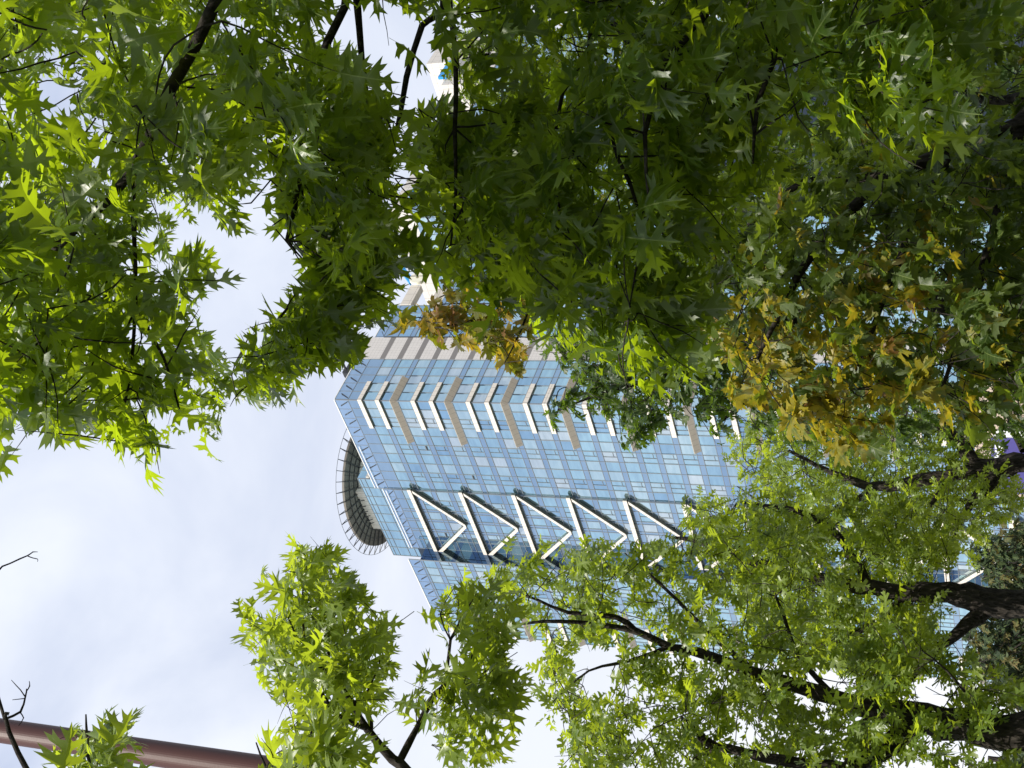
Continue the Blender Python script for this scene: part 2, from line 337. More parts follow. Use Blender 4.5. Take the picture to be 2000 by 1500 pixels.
b = MB(); fbox(b, 'L', 13, 25.3, .16, .26, 144.45, 144.6); fbox(b, 'L', 25.6, 43.7, .46, .56, 142.6, 142.75); b.build('cleaning_rail', m_rail, tower)
# corner posts
b = MB(); fbox(b, 'L', -.1, .1, -.1, .1, 0, 145.2); b.build('corner_post', m_mull, tower)
# return wall between bay and wing (faces right)
for k in range(0, 34):
    b = MB(); ht = min(floors[k]-.0, 139.6); hb = floors[k]-1.1; hn = floors[k+1]
    def rw(o0, o1, h0, h1, m):
        q = [fp('L', 43.80, o0, h0), fp('L', 43.80, o1, h0), fp('L', 43.80, o1, h1), fp('L', 43.80, o0, h1)]
        qi = [fp('L', 43.95, o0, h0), fp('L', 43.95, o1, h0), fp('L', 43.95, o1, h1), fp('L', 43.95, o0, h1)]
        b.face(q, m); b.face(qi[::-1], m)
        for a in range(4): b.face([q[a], q[(a+1) % 4], qi[(a+1) % 4], qi[a]], m)
    rw(.32, 3.54, hb, ht, 0)
    rw(.32, 1.9, hn, hb, 1); rw(1.96, 3.54, hn, hb, 1)
    b.build('return_wall', [m_deep, m_dgrn if k % 3 else m_deep], tower)
b = MB(); fbox(b, 'L', 43.72, 43.95, 3.54, 3.68, 0, 142.3); b.build('mullion', m_mull, tower)
# ledges: two shallow cream ones then one deep tan sunshade, every third floor
for k, ht in enumerate(floors[:33]):
    hb = ht-1.1
    if k % 3 == 2:
        # raking soffit: flush with the glass at the bottom, proud at the top, mitred round the corner
        def wedge(face, s0, s1, t0, t1, oo, D, lead=False):
            b = MB(); lo = [fp(face, s0, oo+.02, hb), fp(face, s1, oo+.02, hb)]; hi = [fp(face, t0, oo+D, ht), fp(face, t1, oo+D, ht)]; hi2 = [fp(face, t0, oo+D, ht+.1), fp(face, t1, oo+D, ht+.1)]; bk = [fp(face, s0, oo+.02, ht+.1), fp(face, s1, oo+.02, ht+.1)]
            b.face([lo[0], lo[1], hi[1], hi[0]], 0, [(s0, .5), (s1, .5), (t1, .8), (t0, .8)]); b.face([hi[0], hi[1], hi2[1], hi2[0]], 0, [(t0, .5), (t1, .5), (t1, .6), (t0, .6)])
            b.face([hi2[0], hi2[1], bk[1], bk[0]], 0, [(t0, .5), (t1, .5), (s1, .5), (s0, .5)])
            b.face([lo[0], hi[0], hi2[0], bk[0]], 0, [(.3, .5)]*4); b.face([lo[1], bk[1], hi2[1], hi[1]], 0, [(.3, .5)]*4)
            b.build('raking_ledge', m_tan, tower)
        wedge('L', 0, 11.1, -.8, 11.1, 0, .8); wedge('R', 0, 6.4, -.8, 6.4, 0, .8); wedge('L', 57.5, 68.6, 57.5, 68.6, 3.6, .8)
    else:
        b = MB(); fbox(b, 'L', -.36, 7.42, .01, .36, hb-.06, ht-.25, 0); fbox(b, 'R', .02, 5.15, .02, .36, hb-.059, ht-.253, 0); fbox(b, 'L', -.34, 7.40, .02, .34, hb-.12, hb-.062, 1); fbox(b, 'R', .03, 5.13, .03, .34, hb-.12, hb-.062, 1); b.build('ledge', [m_cream, m_soff], tower)  # thin dark strip below each ledge is painted soffit shade
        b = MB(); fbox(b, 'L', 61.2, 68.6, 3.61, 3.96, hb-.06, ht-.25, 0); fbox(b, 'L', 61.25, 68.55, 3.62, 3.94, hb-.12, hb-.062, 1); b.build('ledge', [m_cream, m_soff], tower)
# zigzag frames on the bay
for k in range(11):
    t = 137.25-11.79*k
    if t < 12: break
    b = MB(); o0, o1 = .32, 1.0
    def both(poly, a=None, q=0.0):
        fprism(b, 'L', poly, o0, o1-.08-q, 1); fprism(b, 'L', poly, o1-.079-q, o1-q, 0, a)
    both([(24.6, t-.85), (44.85, t-.85), (44.85, t), (24.6, t)])
    ax = math.atan2(-8.9, 10.3)
    both([(24.75, t-1.1), (25.55, t-1.1), (35.0, t-9.9), (34.9, t-10.35), (34.5, t-10.3)], ax, .01)
    both([(34.9, t-10.35), (35.0, t-9.9), (43.75, t-1.1), (44.85, t-1.1), (35.5, t-10.3)], -ax, .02)
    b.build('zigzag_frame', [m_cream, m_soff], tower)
# stone flank right of the glass corner, with louvre stripes
b = MB(); fbox(b, 'R', 12.16, 18.83, -.3, .06, 0, 145.2, 0); st = b.build('stone_panel_wall', m_stone, tower)
for k, ht in enumerate(floors[:33]):
    b = MB(); fbox(b, 'R', 12.2, 18.8, .05, .075, ht-1.15, ht, 0); b.build('louvre_band', m_stripe, st)
b = MB(); fbox(b, 'R', 18.83, 19.4, -1.2, -.9, 0, 144, 0); b.build('shadow_gap', m_dark, tower)
b = MB(); fbox(b, 'R', 12, 29.5, -40, -.5, 0, 142.2); fbox(b, 'R', 29.5, 75, -45, -4.3, 0, 135.8); b.build('wall', m_core, tower)
b = MB(); fbox(b, 'R', 29.5, 75, -4.2, -4.0, 0, 136, 0)
for k in range(30):
    hh = 136-FH*k; fbox(b, 'R', 29.5, 75, -4.0, -3.97, hh-1.1, hh, 1); fbox(b, 'R', 29.5, 75, -3.97, -3.9, hh-1.15, hh-1.04, 2)
for i in range(19): fbox(b, 'R', 29.5+2.5*i-.06, 29.5+2.5*i+.06, -3.97, -3.88, 0, 136, 2)
b.build('curtain_wall', [m_pane, m_span, m_mull], tower)
parapet('R', -.25, 19.4, 29.5, 142.3, 144.2, True, 2.5)
# penthouse
pent = MB(); fbox(pent, 'L', 25.0, 49.6, -14, -2.0, 142.4, 150.4, 0)
ph = pent.build('penthouse', m_pane, tower)
b = MB()
for i in range(10): s = 25.0+24.6*i/9; fbox(b, 'L', s-.06, s+.06, -2.0, -1.9, 142.5, 150.35)
for h in (144.3, 146.0, 148.6, 149.7, 150.35): fbox(b, 'L', 25.0, 49.6, -2.0, -1.92, h-.05, h+.05)
for i in range(6): o = -14+2.4*i; fbox(b, 'L', 24.9, 25.0, o-.06, o+.06, 142.5, 150.35)
b.build('mullion_grid', m_mull, ph)
b = MB(); fbox(b, 'L', 24.6, 24.95, -8, -2.2, 147.6, 148.3); b.build('ledge', m_cream, ph)
# core block under the helipad
b = MB(); fbox(b, 'L', 36.0, 48.2, -24, -8.0, 142.2, 157.6); b.build('stair_core', m_cream, tower)
# helipad
DC = (KX+dL*41.93+nL*-18.0); HD = 158.6
deck = MB(); NS = 72; RD = 15.6
def pol(r, a, z): return (DC[0]+r*math.cos(a), DC[1]+r*math.sin(a), z)
for i in range(NS):
    a0, a1 = 2*math.pi*i/NS, 2*math.pi*(i+1)/NS
    for r0, r1, z0, z1 in ((0, 9.5, HD-1.0, HD-1.0), (9.5, RD, HD-1.0, HD-.55), (RD, RD, HD-.55, HD)):
        q = [pol(r0, a0, z0), pol(r1, a0, z1), pol(r1, a1, z1), pol(r0, a1, z0)]
        q = [pol(r0, a0, z0), pol(r1, a0, z1), pol(r1, a1, z1), pol(r0, a1, z0)] if r0 != r1 else [pol(r0, a0, z0), pol(r0, a1, z0), pol(r0, a1, z1), pol(r0, a0, z1)]
        deck.face(q, 0, [(r0, a0*9), (r1, a0*9), (r1, a1*9), (r0, a1*9)])
    deck.face([pol(0, a0, HD), pol(RD, a0, HD), pol(RD, a1, HD)], 0)
dk = deck.build('helipad', m_deck, tower)
def bar(mb, p, q, r=.06, mat=0):
    p = np.array(p); q = np.array(q); t = q-p; t /= np.linalg.norm(t); a = np.cross(t, [0, 0, 1.0])
    a = a/np.linalg.norm(a) if np.linalg.norm(a) > .01 else np.array([1.0, 0, 0]); c = np.cross(t, a)
    off = [(a+c)*r, (a-c)*r, (-a-c)*r, (-a+c)*r]
    for i in range(4):
        u, v = off[i], off[(i+1) % 4]; mb.face([p+u, q+u, q+v, p+v], mat)
    mb.face([p+o for o in off], mat); mb.face([q+o for o in off][::-1], mat)
for i in range(44):
    a = 2*math.pi*i/44; b = MB()
    bar(b, pol(9.6, a, HD-1.15), pol(RD, a, HD-.72), .10); bar(b, pol(RD, a, HD-.7), pol(RD+2.1, a, HD+.3), .07)
    bar(b, pol(RD, a, HD-.05), pol(RD+2.1, a, HD+.3), .05); bar(b, pol(11.2, a, HD-1.1), pol(10.6, a, HD-2.4), .07)
    b.build('rib', m_dark, dk)
b = MB()
for rr, z, r_ in ((RD+2.1, HD+.3, .035), (12.0, HD-.95, .08), (13.8, HD-.80, .08), (10.6, HD-1.12, .08)):
    for i in range(88):
        bar(b, pol(rr, 2*math.pi*i/88, z), pol(rr, 2*math.pi*(i+1)/88, z), r_)
b.build('safety_ring', m_dark, dk)
dr = MB()
for i in range(NS):
    a0, a1 = 2*math.pi*i/NS, 2*math.pi*(i+1)/NS
    dr.face([pol(10.0, a0, HD-5.2), pol(10.0, a1, HD-5.2), pol(10.0, a1, HD-1.0), pol(10.0, a0, HD-1.0)], 0, [(a0*10, 0), (a1*10, 0), (a1*10, 4), (a0*10, 4)])
dr.build('drum', m_cream, dk)
# window cleaning crane and mast on the roof edge
cr_ = MB(); fbox(cr_, 'R', 8.4, 11.2, -3.0, -.6, 145.2, 147.3); fbox(cr_, 'R', 9.2, 10.6, -2.4, -1.0, 147.3, 148.0); fbox(cr_, 'R', 9.4, 9.8, -1.0, 1.0, 147.0, 147.3)
co_ = cr_.build('cleaning_crane', m_dark, tower)
b = MB(); bar(b, fp('R', 10.5, -1.4, 148.0), fp('R', 10.5, -1.4, 151.4), .05); bar(b, fp('R', 9.6, -1.4, 150.1), fp('R', 10.6, -1.4, 150.3), .09); bar(b, fp('R', 10.5, -1.4, 151.0), fp('R', 10.5, -1.4, 151.4), .12); b.build('mast', m_dark, co_)
# beige beam, ring and blue letters of the roof sign, far right
b = MB(); fbox(b, 'R', 29.6, 36.0, -1.6, 0.0, 139.9, 142.4, 0); fbox(b, 'R', 33, 40, -5.0, -4.2, 135.9, 138.9, 0); bm_ = b.build('crown_beam', panel('beam_stone', (.60, .56, .50), 2.2, 2.6, .05), tower)
sg = empty('roof_sign', fp('R', 37.5, .4, 141.0)); sg.parent = tower; sg.matrix_parent_inverse = Matrix.Translation(-Vector(tower.location)); tag(sg, 'blue and ivory letter shapes along the roof edge')
def ring(face, s, o0, o1, h, r0, r1, mat, name, par):
    b = MB(); n = 32
    for i in range(n):
        a0, a1 = 2*math.pi*i/n, 2*math.pi*(i+1)/n
        def P(r, a, o): return fp(face, s+r*math.cos(a), o, h+r*math.sin(a))
        b.face([P(r0, a0, o1), P(r1, a0, o1), P(r1, a1, o1), P(r0, a1, o1)]); b.face([P(r1, a0, o0), P(r1, a1, o0), P(r1, a1, o1), P(r1, a0, o1)]); b.face([P(r0, a0, o0), P(r0, a1, o0), P(r0, a1, o1), P(r0, a0, o1)])
        b.face([P(r0, a0, o0), P(r1, a0, o0), P(r1, a1, o0), P(r0, a1, o0)])
    ob = link(name, None, None) if False else b.build(name, mat, None); ob.parent = par; ob.matrix_parent_inverse = Matrix.Translation(-Vector(par.matrix_world.translation if par.parent is None else Vector(fp('R', 37.5, .4, 141.0)))); return ob
ring('R', 37.7, .2, .9, 141.1, .42, 1.9, m_ivory, 'letter', sg)
def letter(poly, mat=m_blue):
    b = MB(); fprism(b, 'R', poly, -.2, .5); ob = b.build('letter', mat, None); ob.parent = sg; ob.matrix_parent_inverse = Matrix.Translation(-Vector(fp('R', 37.5, .4, 141.0)))
letter([(36.2, 142.7), (37.4, 142.0), (41.4, 145.7), (40.4, 146.5)]); letter([(40.6, 146.2), (41.8, 145.9), (43.6, 149.2), (42.2, 149.8)]); letter([(42.6, 148.2), (43.4, 147.4), (45.6, 150.2), (44.4, 151.2)])
# second block further along with its own crown
tw2 = empty('rear_block', fp('R', 72, -4, 0)); tag(tw2, 'pale glass block with a beige stepped crown glimpsed through the oak leaves', 'building')
b = MB(); fbox(b, 'R', 70, 150, -40, -4, 0, 157); b.build('wall', m_core, tw2)
for k in range(16):
    b = MB(); hh = 157-k*4.0; fbox(b, 'R', 70, 150, -4, -3.8, hh-1.2, hh, 1); fbox(b, 'R', 70, 150, -4, -3.84, hh-4.0, hh-1.2, 0)
    for i in range(33): fbox(b, 'R', 70+2.5*i-.06, 70+2.5*i+.06, -3.84, -3.76, hh-4.0, hh, 2)
    fbox(b, 'R', 69.8, 69.98, -40, -3.8, hh-1.2, hh-.003, 1); fbox(b, 'R', 69.86, 69.98, -40, -3.85, hh-4.0, hh-1.2, 0)
    for i in range(15): fbox(b, 'R', 69.76, 69.9, -4-2.5*i-.06, -4-2.5*i+.06, hh-4.0, hh, 2)
    b.build('glazing', [m_pane2, m_span, m_mull], tw2)
b = MB(); fbox(b, 'R', 69.8, 84, -40, -3.5, 157, 162.5); fbox(b, 'R', 126, 150.2, -40, -3.5, 157, 170); fbox(b, 'R', 138, 150.3, -40, -3.4, 170, 179); b.build('crown', panel('crown_stone', (.60, .57, .53), 2.4, 2.4, .05), tw2)
b = MB(); fbox(b, 'R', 128.5, 137, -3.2, -2.4, 169.2, 171.6); fbox(b, 'R', 74, 77.5, -3.4, -2.8, 157.2, 159); b.build('sign_panel', m_blue, tw2)
# ------------------------------------------------------------------ red steel column
def lathe(mb, cx, cy, prof, n=32, mat=0):
    for (r0, z0), (r1, z1) in zip(prof, prof[1:]):
        for i in range(n):
            a0, a1 = 2*math.pi*i/n, 2*math.pi*(i+1)/n
            mb.face([(cx+r0*math.cos(a0), cy+r0*math.sin(a0), z0), (cx+r0*math.cos(a1), cy+r0*math.sin(a1), z0), (cx+r1*math.cos(a1), cy+r1*math.sin(a1), z1), (cx+r1*math.cos(a0), cy+r1*math.sin(a0), z1)], mat)
PD = 11.0; paz = math.radians(-18.1); px, py = PD*math.sin(paz), PD*math.cos(paz)
pole = empty('steel_column', (px, py, 0)); tag(pole, 'tall red-brown painted round steel column standing behind the near oak leaves', 'column')
b = MB(); lathe(b, px, py, [(.120, .03), (.118, 8), (.112, 15.4), (.108, 15.5), (0, 15.52)], 40); b.build('shaft', m_pole, pole, True)
b = MB(); lathe(b, px, py, [(.26, 0), (.26, .03), (.121, .031)], 40); b.build('base_plate', m_pole, pole)
# ------------------------------------------------------------------ shop with its fascia sign
SD = 34.0
shop = empty('shop_building', (1.5, SD, 0)); tag(shop, 'low tan stone shop with a purple fascia sign low down behind the tree trunks', 'shop')
b = MB()
def xbox(b, x0, x1, y0, y1, z0, z1, mat=0):
    c = [[[(x, y, z) for z in (z0, z1)] for y in (y0, y1)] for x in (x0, x1)]
    for q in ([c[0][0][0], c[1][0][0], c[1][0][1], c[0][0][1]], [c[0][1][0], c[1][1][0], c[1][1][1], c[0][1][1]], [c[0][0][0], c[0][1][0], c[0][1][1], c[0][0][1]], [c[1][0][0], c[1][1][0], c[1][1][1], c[1][0][1]], [c[0][0][1], c[1][0][1], c[1][1][1], c[0][1][1]], [c[0][0][0], c[1][0][0], c[1][1][0], c[0][1][0]]):
        b.face(q, mat, [(p[0]+p[1], p[2]) for p in q])
xbox(b, -2.4, .6, SD, SD+8, 0, 4.7); b.build('wall', panel('tan_stone', (.52, .42, .34), .9, .45, .02, (.28, .22, .18)), shop)
b = MB(); xbox(b, -2.32, -1.05, SD-.25, SD-.02, 2.9, 4.33); sgn = b.build('sign_board', solid('purple_sign', (.075, .065, .25), .45, .4, .08), shop)
b = MB(); xbox(b, -2.35, .4, SD-.05, SD+.01, .6, 2.7); b.build('shop_window', m_pane, shop)
b = MB(); xbox(b, -1.05, -.88, SD-.22, SD-.01, 3.0, 4.3); b.build('white_trim', m_rail, shop)
def text(s, x, z, size, mat):
    cu = bpy.data.curves.new('lettering', 'FONT'); cu.body = s; cu.size = size; cu.extrude = .02; cu.offset = .006
    tmp = bpy.data.objects.new('tmp', cu); COL.objects.link(tmp); dg = bpy.context.evaluated_depsgraph_get()
    me = bpy.data.meshes.new_from_object(tmp.evaluated_get(dg)); bpy.data.objects.remove(tmp)
    me.materials.clear(); me.materials.append(mat)
    me.transform(Matrix.Translation((x, SD-.275, z)) @ Matrix.Rotation(math.pi/2, 4, 'X'))
    o = bpy.data.objects.new('lettering', me); COL.objects.link(o); o.parent = sgn; return o
m_white = solid('white_letter', (.8, .82, .84), .5, .3, .03); m_yel = solid('yellow_letter', (.75, .60, .12), .5, .3, .03)
text('ME', -1.53, 4.05, .27, m_white); text('S', -1.55, 3.71, .27, m_yel); text('IS', -1.5, 3.38, .27, m_white); text('E', -2.05, 3.38, .27, m_white)
# ------------------------------------------------------------------ trees
def smooth_line(pts, rad, step):
    pts = np.array(pts, float); rad = np.array(rad, float)
    if len(pts) < 3: pts = np.stack([pts[0], (pts[0]+pts[-1])/2, pts[-1]]); rad = np.array([rad[0], (rad[0]+rad[-1])/2, rad[-1]])
    P = np.vstack([2*pts[0]-pts[1], pts, 2*pts[-1]-pts[-2]]); out = []; ro = []
    for i in range(len(pts)-1):
        p0, p1, p2, p3 = P[i:i+4]; n = max(2, int(np.linalg.norm(p2-p1)/step))
        for t in np.linspace(0, 1, n, endpoint=False):
            out.append(.5*((2*p1)+(-p0+p2)*t+(2*p0-5*p1+4*p2-p3)*t*t+(-p0+3*p1-3*p2+p3)*t**3)); ro.append(rad[i]*(1-t)+rad[i+1]*t)
    out.append(pts[-1]); ro.append(rad[-1]); return np.array(out), np.array(ro)
class Tubes:
    def __init__(s): s.V = []; s.Fq = []; s.n = 0
    def add(s, P, rad, k=6, rough=0.0):
        P = np.asarray(P, float); n = len(P)
        T = np.gradient(P, axis=0); T /= np.linalg.norm(T, axis=1)[:, None]+1e-9
        a = np.cross(T[0], [0.3, .2, 1.0]); a /= np.linalg.norm(a)+1e-9
        ang = np.linspace(0, 2*np.pi, k, endpoint=False); rings = []
        for i in range(n):
            a = a-T[i]*(a@T[i]); a /= np.linalg.norm(a)+1e-9; c = np.cross(T[i], a)
            r = rad[i]*(1+rough*nr.normal(size=k)*.5) if rough else np.full(k, rad[i])
            rings.append(P[i]+(np.cos(ang)*r)[:, None]*a+(np.sin(ang)*r)[:, None]*c)
        s.V.append(np.concatenate(rings)); i = np.arange(n-1)[:, None]*k; j = np.arange(k)[None, :]
        q = np.stack([i+j, i+(j+1) % k, i+k+(j+1) % k, i+k+j], -1).reshape(-1, 4)+s.n
        s.Fq.append(q); s.n += n*k
    def build(s, name, mat, parent):
        V = np.concatenate(s.V); Q = np.concatenate(s.Fq)
        me = bpy.data.meshes.new(name); me.vertices.add(len(V)); me.vertices.foreach_set('co', V.astype(np.float32).ravel())
        me.loops.add(Q.size); me.loops.foreach_set('vertex_index', Q.astype(np.int32).ravel())
        me.polygons.add(len(Q)); me.polygons.foreach_set('loop_start', np.arange(0, Q.size, 4, dtype=np.int32)); me.polygons.foreach_set('loop_total', np.full(len(Q), 4, np.int32))
        me.polygons.foreach_set('use_smooth', np.ones(len(Q), bool)); me.update(calc_edges=True); me.materials.append(mat)
        return link(name, me, parent)
# leaf outlines, half a blade: x across, y along the midrib
OAK = [(0, 0), (.04, .01), (.09, .07), (.18, .10), (.32, .12), (.23, .165), (.29, .235), (.165, .225), (.065, .25), (.055, .31), (.14, .33), (.27, .365), (.47, .43), (.32, .455), (.40, .575), (.24, .51), (.15, .485), (.07, .505), (.065, .56), (.12, .61), (.24, .69), (.37, .83), (.235, .77), (.25, .90), (.155, .785), (.10, .745), (.055, .76), (.05, .80), (.09, .87), (.17, 1.0), (.075, .925), (.035, .935), (0, 1.09)]
OAKS = [(0, 0), (.10, .06), (.29, .11), (.26, .20), (.075, .25), (.07, .31), (.42, .40), (.38, .53), (.085, .495), (.08, .56), (.34, .76), (.25, .84), (.066, .75), (.06, .80), (.16, .94), (.05, .925), (0, 1.0)]
MAP = [(0, 0), (.10, -.05), (.24, -.09), (.36, -.05), (.30, .03), (.38, .10), (.26, .155), (.22, .20), (.36, .25), (.50, .36), (.585, .50), (.45, .475), (.42, .57), (.30, .50), (.175, .445), (.145, .50), (.17, .60), (.255, .70), (.15, .715), (.165, .82), (.07, .83), (0, 1.0)]
MAPS = [(0, 0), (.24, -.09), (.38, .08), (.22, .19), (.585, .48), (.38, .55), (.15, .45), (.25, .70), (.07, .83), (0, 1.0)]
def template(half, seed, ym=(.15, .32, .5, .68, .85)):
    r = random.Random(seed); Vs = []; Ts = []; co = []
    ws = r.uniform(.74, 1.14)
    bend = r.uniform(-.6, 1.7); fold = r.uniform(.05, .75); curl = r.uniform(-.7, 1.6); tw = r.uniform(-.5, .5); ph = r.uniform(0, 6)
    def def3(x, y):
        th = bend*y; sy = math.sin(th)/bend if abs(bend) > .01 else y; sz = -(1-math.cos(th))/bend if abs(bend) > .01 else 0
        z = -abs(x)*math.tan(fold)*.0+abs(x)*fold*.55-curl*x*x*1.2+.05*math.sin(9*y+ph+(1.5 if x > 0 else 0))*abs(x)*3+tw*x*y*.5
        return (x*math.cos(fold*.6), sy+z*math.sin(th)*.5, sz+z)
    for sgn in (1, -1):
        pts = [(0 if i in (0, len(half)-1) else max(.01, x*ws+r.uniform(-.022, .022)), y+(0 if i in (0, len(half)-1) else r.uniform(-.016, .016))) for i, (x, y) in enumerate(half)]
        loop = pts+[(0, y) for y in reversed(ym)]
        tri = tessellate_polygon([[Vector((x, y, 0)) for x, y in loop]]); b0 = len(Vs)
        for x, y in loop: Vs.append(def3(sgn*x, y)); co.append((sgn*x, y))
        for t in tri:
            a, b, c = t
            A, B, Cc = [loop[i] for i in t]; cr2 = (B[0]-A[0])*(Cc[1]-A[1])-(B[1]-A[1])*(Cc[0]-A[0])
            if abs(cr2) < 1e-7: continue
            if (cr2 < 0) == (sgn > 0): a, c = c, a
            Ts.append((b0+a, b0+b, b0+c))
    b0 = len(Vs); pl = r.uniform(.16, .3)
    for x, y, z in ((-.008, .01, 0), (.008, .01, 0), (.008, -pl, -.01), (-.008, -pl, -.01)): Vs.append((x, y, z)); co.append((0, 0))
    Ts += [(b0, b0+2, b0+1), (b0, b0+3, b0+2)]
    return np.array(Vs), np.array(Ts), np.array(co)
T_OAK = [template(OAK, i) for i in range(20)]; T_OAKS = [template(OAKS, 40+i, (.3, .6)) for i in range(10)]
T_MAP = [template(MAP, 80+i, (.2, .45, .7)) for i in range(10)]; T_MAPS = [template(MAPS, 120+i, (.4,)) for i in range(8)]
def norm(v): return v/(np.linalg.norm(v, axis=-1, keepdims=True)+1e-9)
def leaves_mesh(name, pos, tdir, nrm, size, tint, tpls, mat, parent):
    n = len(pos); Y = norm(tdir); Z = norm(nrm-Y*(nrm*Y).sum(1)[:, None]); X = np.cross(Y, Z); B = np.stack([X, Y, Z], 2)
    pick = nr.integers(0, len(tpls), n); Vs = []; Ts = []; As = []; base = 0
    for k, (tv, tt, tco) in enumerate(tpls):
        idx = np.where(pick == k)[0]
        if not len(idx): continue
        v = np.einsum('nij,vj->nvi', B[idx]*size[idx][:, None, None], tv)+pos[idx][:, None, :]
        Vs.append(v.reshape(-1, 3)); nv = len(tv)
        Ts.append((tt[None]+(np.arange(len(idx))*nv)[:, None, None]+base).reshape(-1, 3)); base += len(idx)*nv
        a = np.empty((len(idx), nv, 3)); a[:, :, :2] = tco[None]; a[:, :, 2] = tint[idx][:, None]; As.append(a.reshape(-1, 3))
    V = np.concatenate(Vs).astype(np.float32); T = np.concatenate(Ts).astype(np.int32); A = np.concatenate(As).astype(np.float32)
    me = bpy.data.meshes.new(name); me.vertices.add(len(V)); me.vertices.foreach_set('co', V.ravel()); me.loops.add(T.size); me.loops.foreach_set('vertex_index', T.ravel())
    me.polygons.add(len(T)); me.polygons.foreach_set('loop_start', np.arange(0, T.size, 3, dtype=np.int32)); me.polygons.foreach_set('loop_total', np.full(len(T), 3, np.int32))
    me.polygons.foreach_set('use_smooth', np.ones(len(T), bool))
    at_ = me.attributes.new('leafco', 'FLOAT_VECTOR', 'POINT'); at_.data.foreach_set('vector', A.ravel()); me.update(calc_edges=True); me.materials.append(mat)
    return link(name, me, parent)
NL = [0]
def tree(name, label, base, limbs, fol, leaf, tpl, lmat, bmat, grow, sil=None, holes=(), per=9, twig=.34, droop=.45, group=None, trunk_r=.2, connect=1.6, tintfn=None, twr=.004, extra_leaf=None, flat=.55):
    """base: foot on the ground; limbs: list of [(x,y,dist)...] in photo rays with radii in metres (first one starts at the trunk foot);
       fol: [(polygon, sprays, dmin, dmax)]; leaves outside sil or inside holes are dropped"""
    root = empty(name, base); tag(root, label, 'tree', group)
    tb = Tubes(); tw = tb if name == 'conifer' else Tubes(); nodes = []; nrad = []
    for li, (pts, rad) in enumerate(limbs):
        P = [np.array(p[1:], float) if p[0] == 'w' else at(*p) for p in pts]
        if li == 0: P = [np.array(base, float), np.array(base)*.6+P[0]*.4*1.0] + P if P[0][2] > .6 else [np.array(base, float)]+P; rad = ([trunk_r*1.25, trunk_r]+list(rad)) if len(P) > len(rad)+1 else [trunk_r*1.2]+list(rad)
        Q, rr = smooth_line(P, rad, .12)
        wob = nr.normal(size=Q.shape)*np.minimum(rr*.12, .012)[:, None]; Q2 = Q+wob
        rr = rr*(1+.06*nr.normal(size=len(rr)))
        tb.add(Q2, rr, 12 if rr.max() > .05 else 7, .10 if rr.max() > .05 else .05)
        for q, r_ in zip(Q[::2], rr[::2]):
            if r_ < .13: nodes.append(q); nrad.append(r_)
    nodes = list(nodes); PO = []; TD = []; NO = []; SZ = []; TI = []
    sprays = []
    for poly, ns, d0, d1 in fol:
        if poly[0] == 'shade_box':
            for _ in range(ns): sprays.append(np.array([rnd.uniform(*poly[i]) for i in (1, 2, 3)]))
            continue
        xs = [p[0] for p in poly]; ys = [p[1] for p in poly]; c = 0; tries = 0
        while c < ns and tries < ns*60:
            tries += 1
            x, y = rnd.uniform(min(xs), max(xs)), rnd.uniform(min(ys), max(ys))
            if inpoly((x, y), poly)[0]: sprays.append(at(x, y, rnd.uniform(d0, d1))); c += 1
    ND = np.array(nodes); sp = np.array(sprays)
    if holes:
        q, _ = project(sp); bad = np.zeros(len(sp), bool)
        for h_ in holes: bad |= inpoly(q, h_)
        sp = sp[~bad]
    dmin = np.array([np.min(((ND-s)**2).sum(1)) for s in sp]); order = np.argsort(dmin)
    cap = len(ND)+len(sp)*4; A = np.empty((cap, 3)); A[:len(ND)] = ND; AR = np.empty(cap); AR[:len(ND)] = nrad; cnt = len(ND)
    grow = np.array(grow, float)
    def visible(p, td, sz):
        if not sil: return np.ones(len(p), bool)
        if project(p.mean(0))[1] < 1.0 or p[:, 2].mean() > 6.15: return np.ones(len(p), bool)
        c1, _ = project(p+td*sz[:, None]*.35); c2, _ = project(p+td*sz[:, None]*.85); k = np.zeros(len(p), bool)
        for s_ in sil: k |= inpoly(c1, s_) & inpoly(c2, s_)
        for h_ in holes: k &= ~(inpoly(c1, h_) | inpoly(c2, h_))
        return k
    for si in order:
        s = sp[si]; dd = ((A[:cnt]-s)**2).sum(1); cand = np.argsort(dd)[:10]; j = int(cand[0])
        if sil:
            mq, _ = project((A[cand]+s)/2); okm = np.zeros(len(cand), bool)
            for s_ in sil: okm |= inpoly(mq, s_)
            for h_ in holes: okm &= ~inpoly(mq, h_)
            okm &= dd[cand] < dd[j]*2.2
            if okm.any(): j = int(cand[np.argmax(okm)])
        a = A[j]; way = norm(s-a)
        g_ = norm(grow*.55+way*.75+nr.normal(size=3)*.36)
        b0 = s-g_*twig*.5; e = s+g_*twig*.42+np.array([0, 0, -droop*.10])
        n = max(3, int(per*rnd.uniform(.6, 1.4))); f = 1-np.abs(nr.normal(size=n))*.55; f = np.clip(f, .02, 1)
        p = b0[None]+(e-b0)[None]*f[:, None]
        rad_ = norm(nr.normal(size=(n, 3))*np.array([1, 1, flat])); rad_ = norm(rad_-g_*(rad_@g_)[:, None])
        td = norm(g_[None]*.65+rad_*.85+np.array([0, 0, -droop])[None]+nr.normal(size=(n, 3))*.15)
        nn = norm(np.array([0, 0, 1.0])[None]+nr.normal(size=(n, 3))*.36)
        fl = nr.uniform(size=n) < .11; nn[fl] = norm(np.array([-.15, -.9, .35])[None]+nr.normal(size=(int(fl.sum()), 3))*.35)
        sz = leaf*nr.uniform(.55, 1.18, n); p = p+td*sz[:, None]*.2
        tint_s = rnd.random()*.75
        ti = np.clip(tint_s+nr.uniform(-.1, .35, n), 0, .9999) if rnd.random() < .7 else nr.uniform(0, 1, n)
        if tintfn: ti = tintfn(p, ti)
        k = visible(p, td, sz)
        if k.mean() < .45: continue
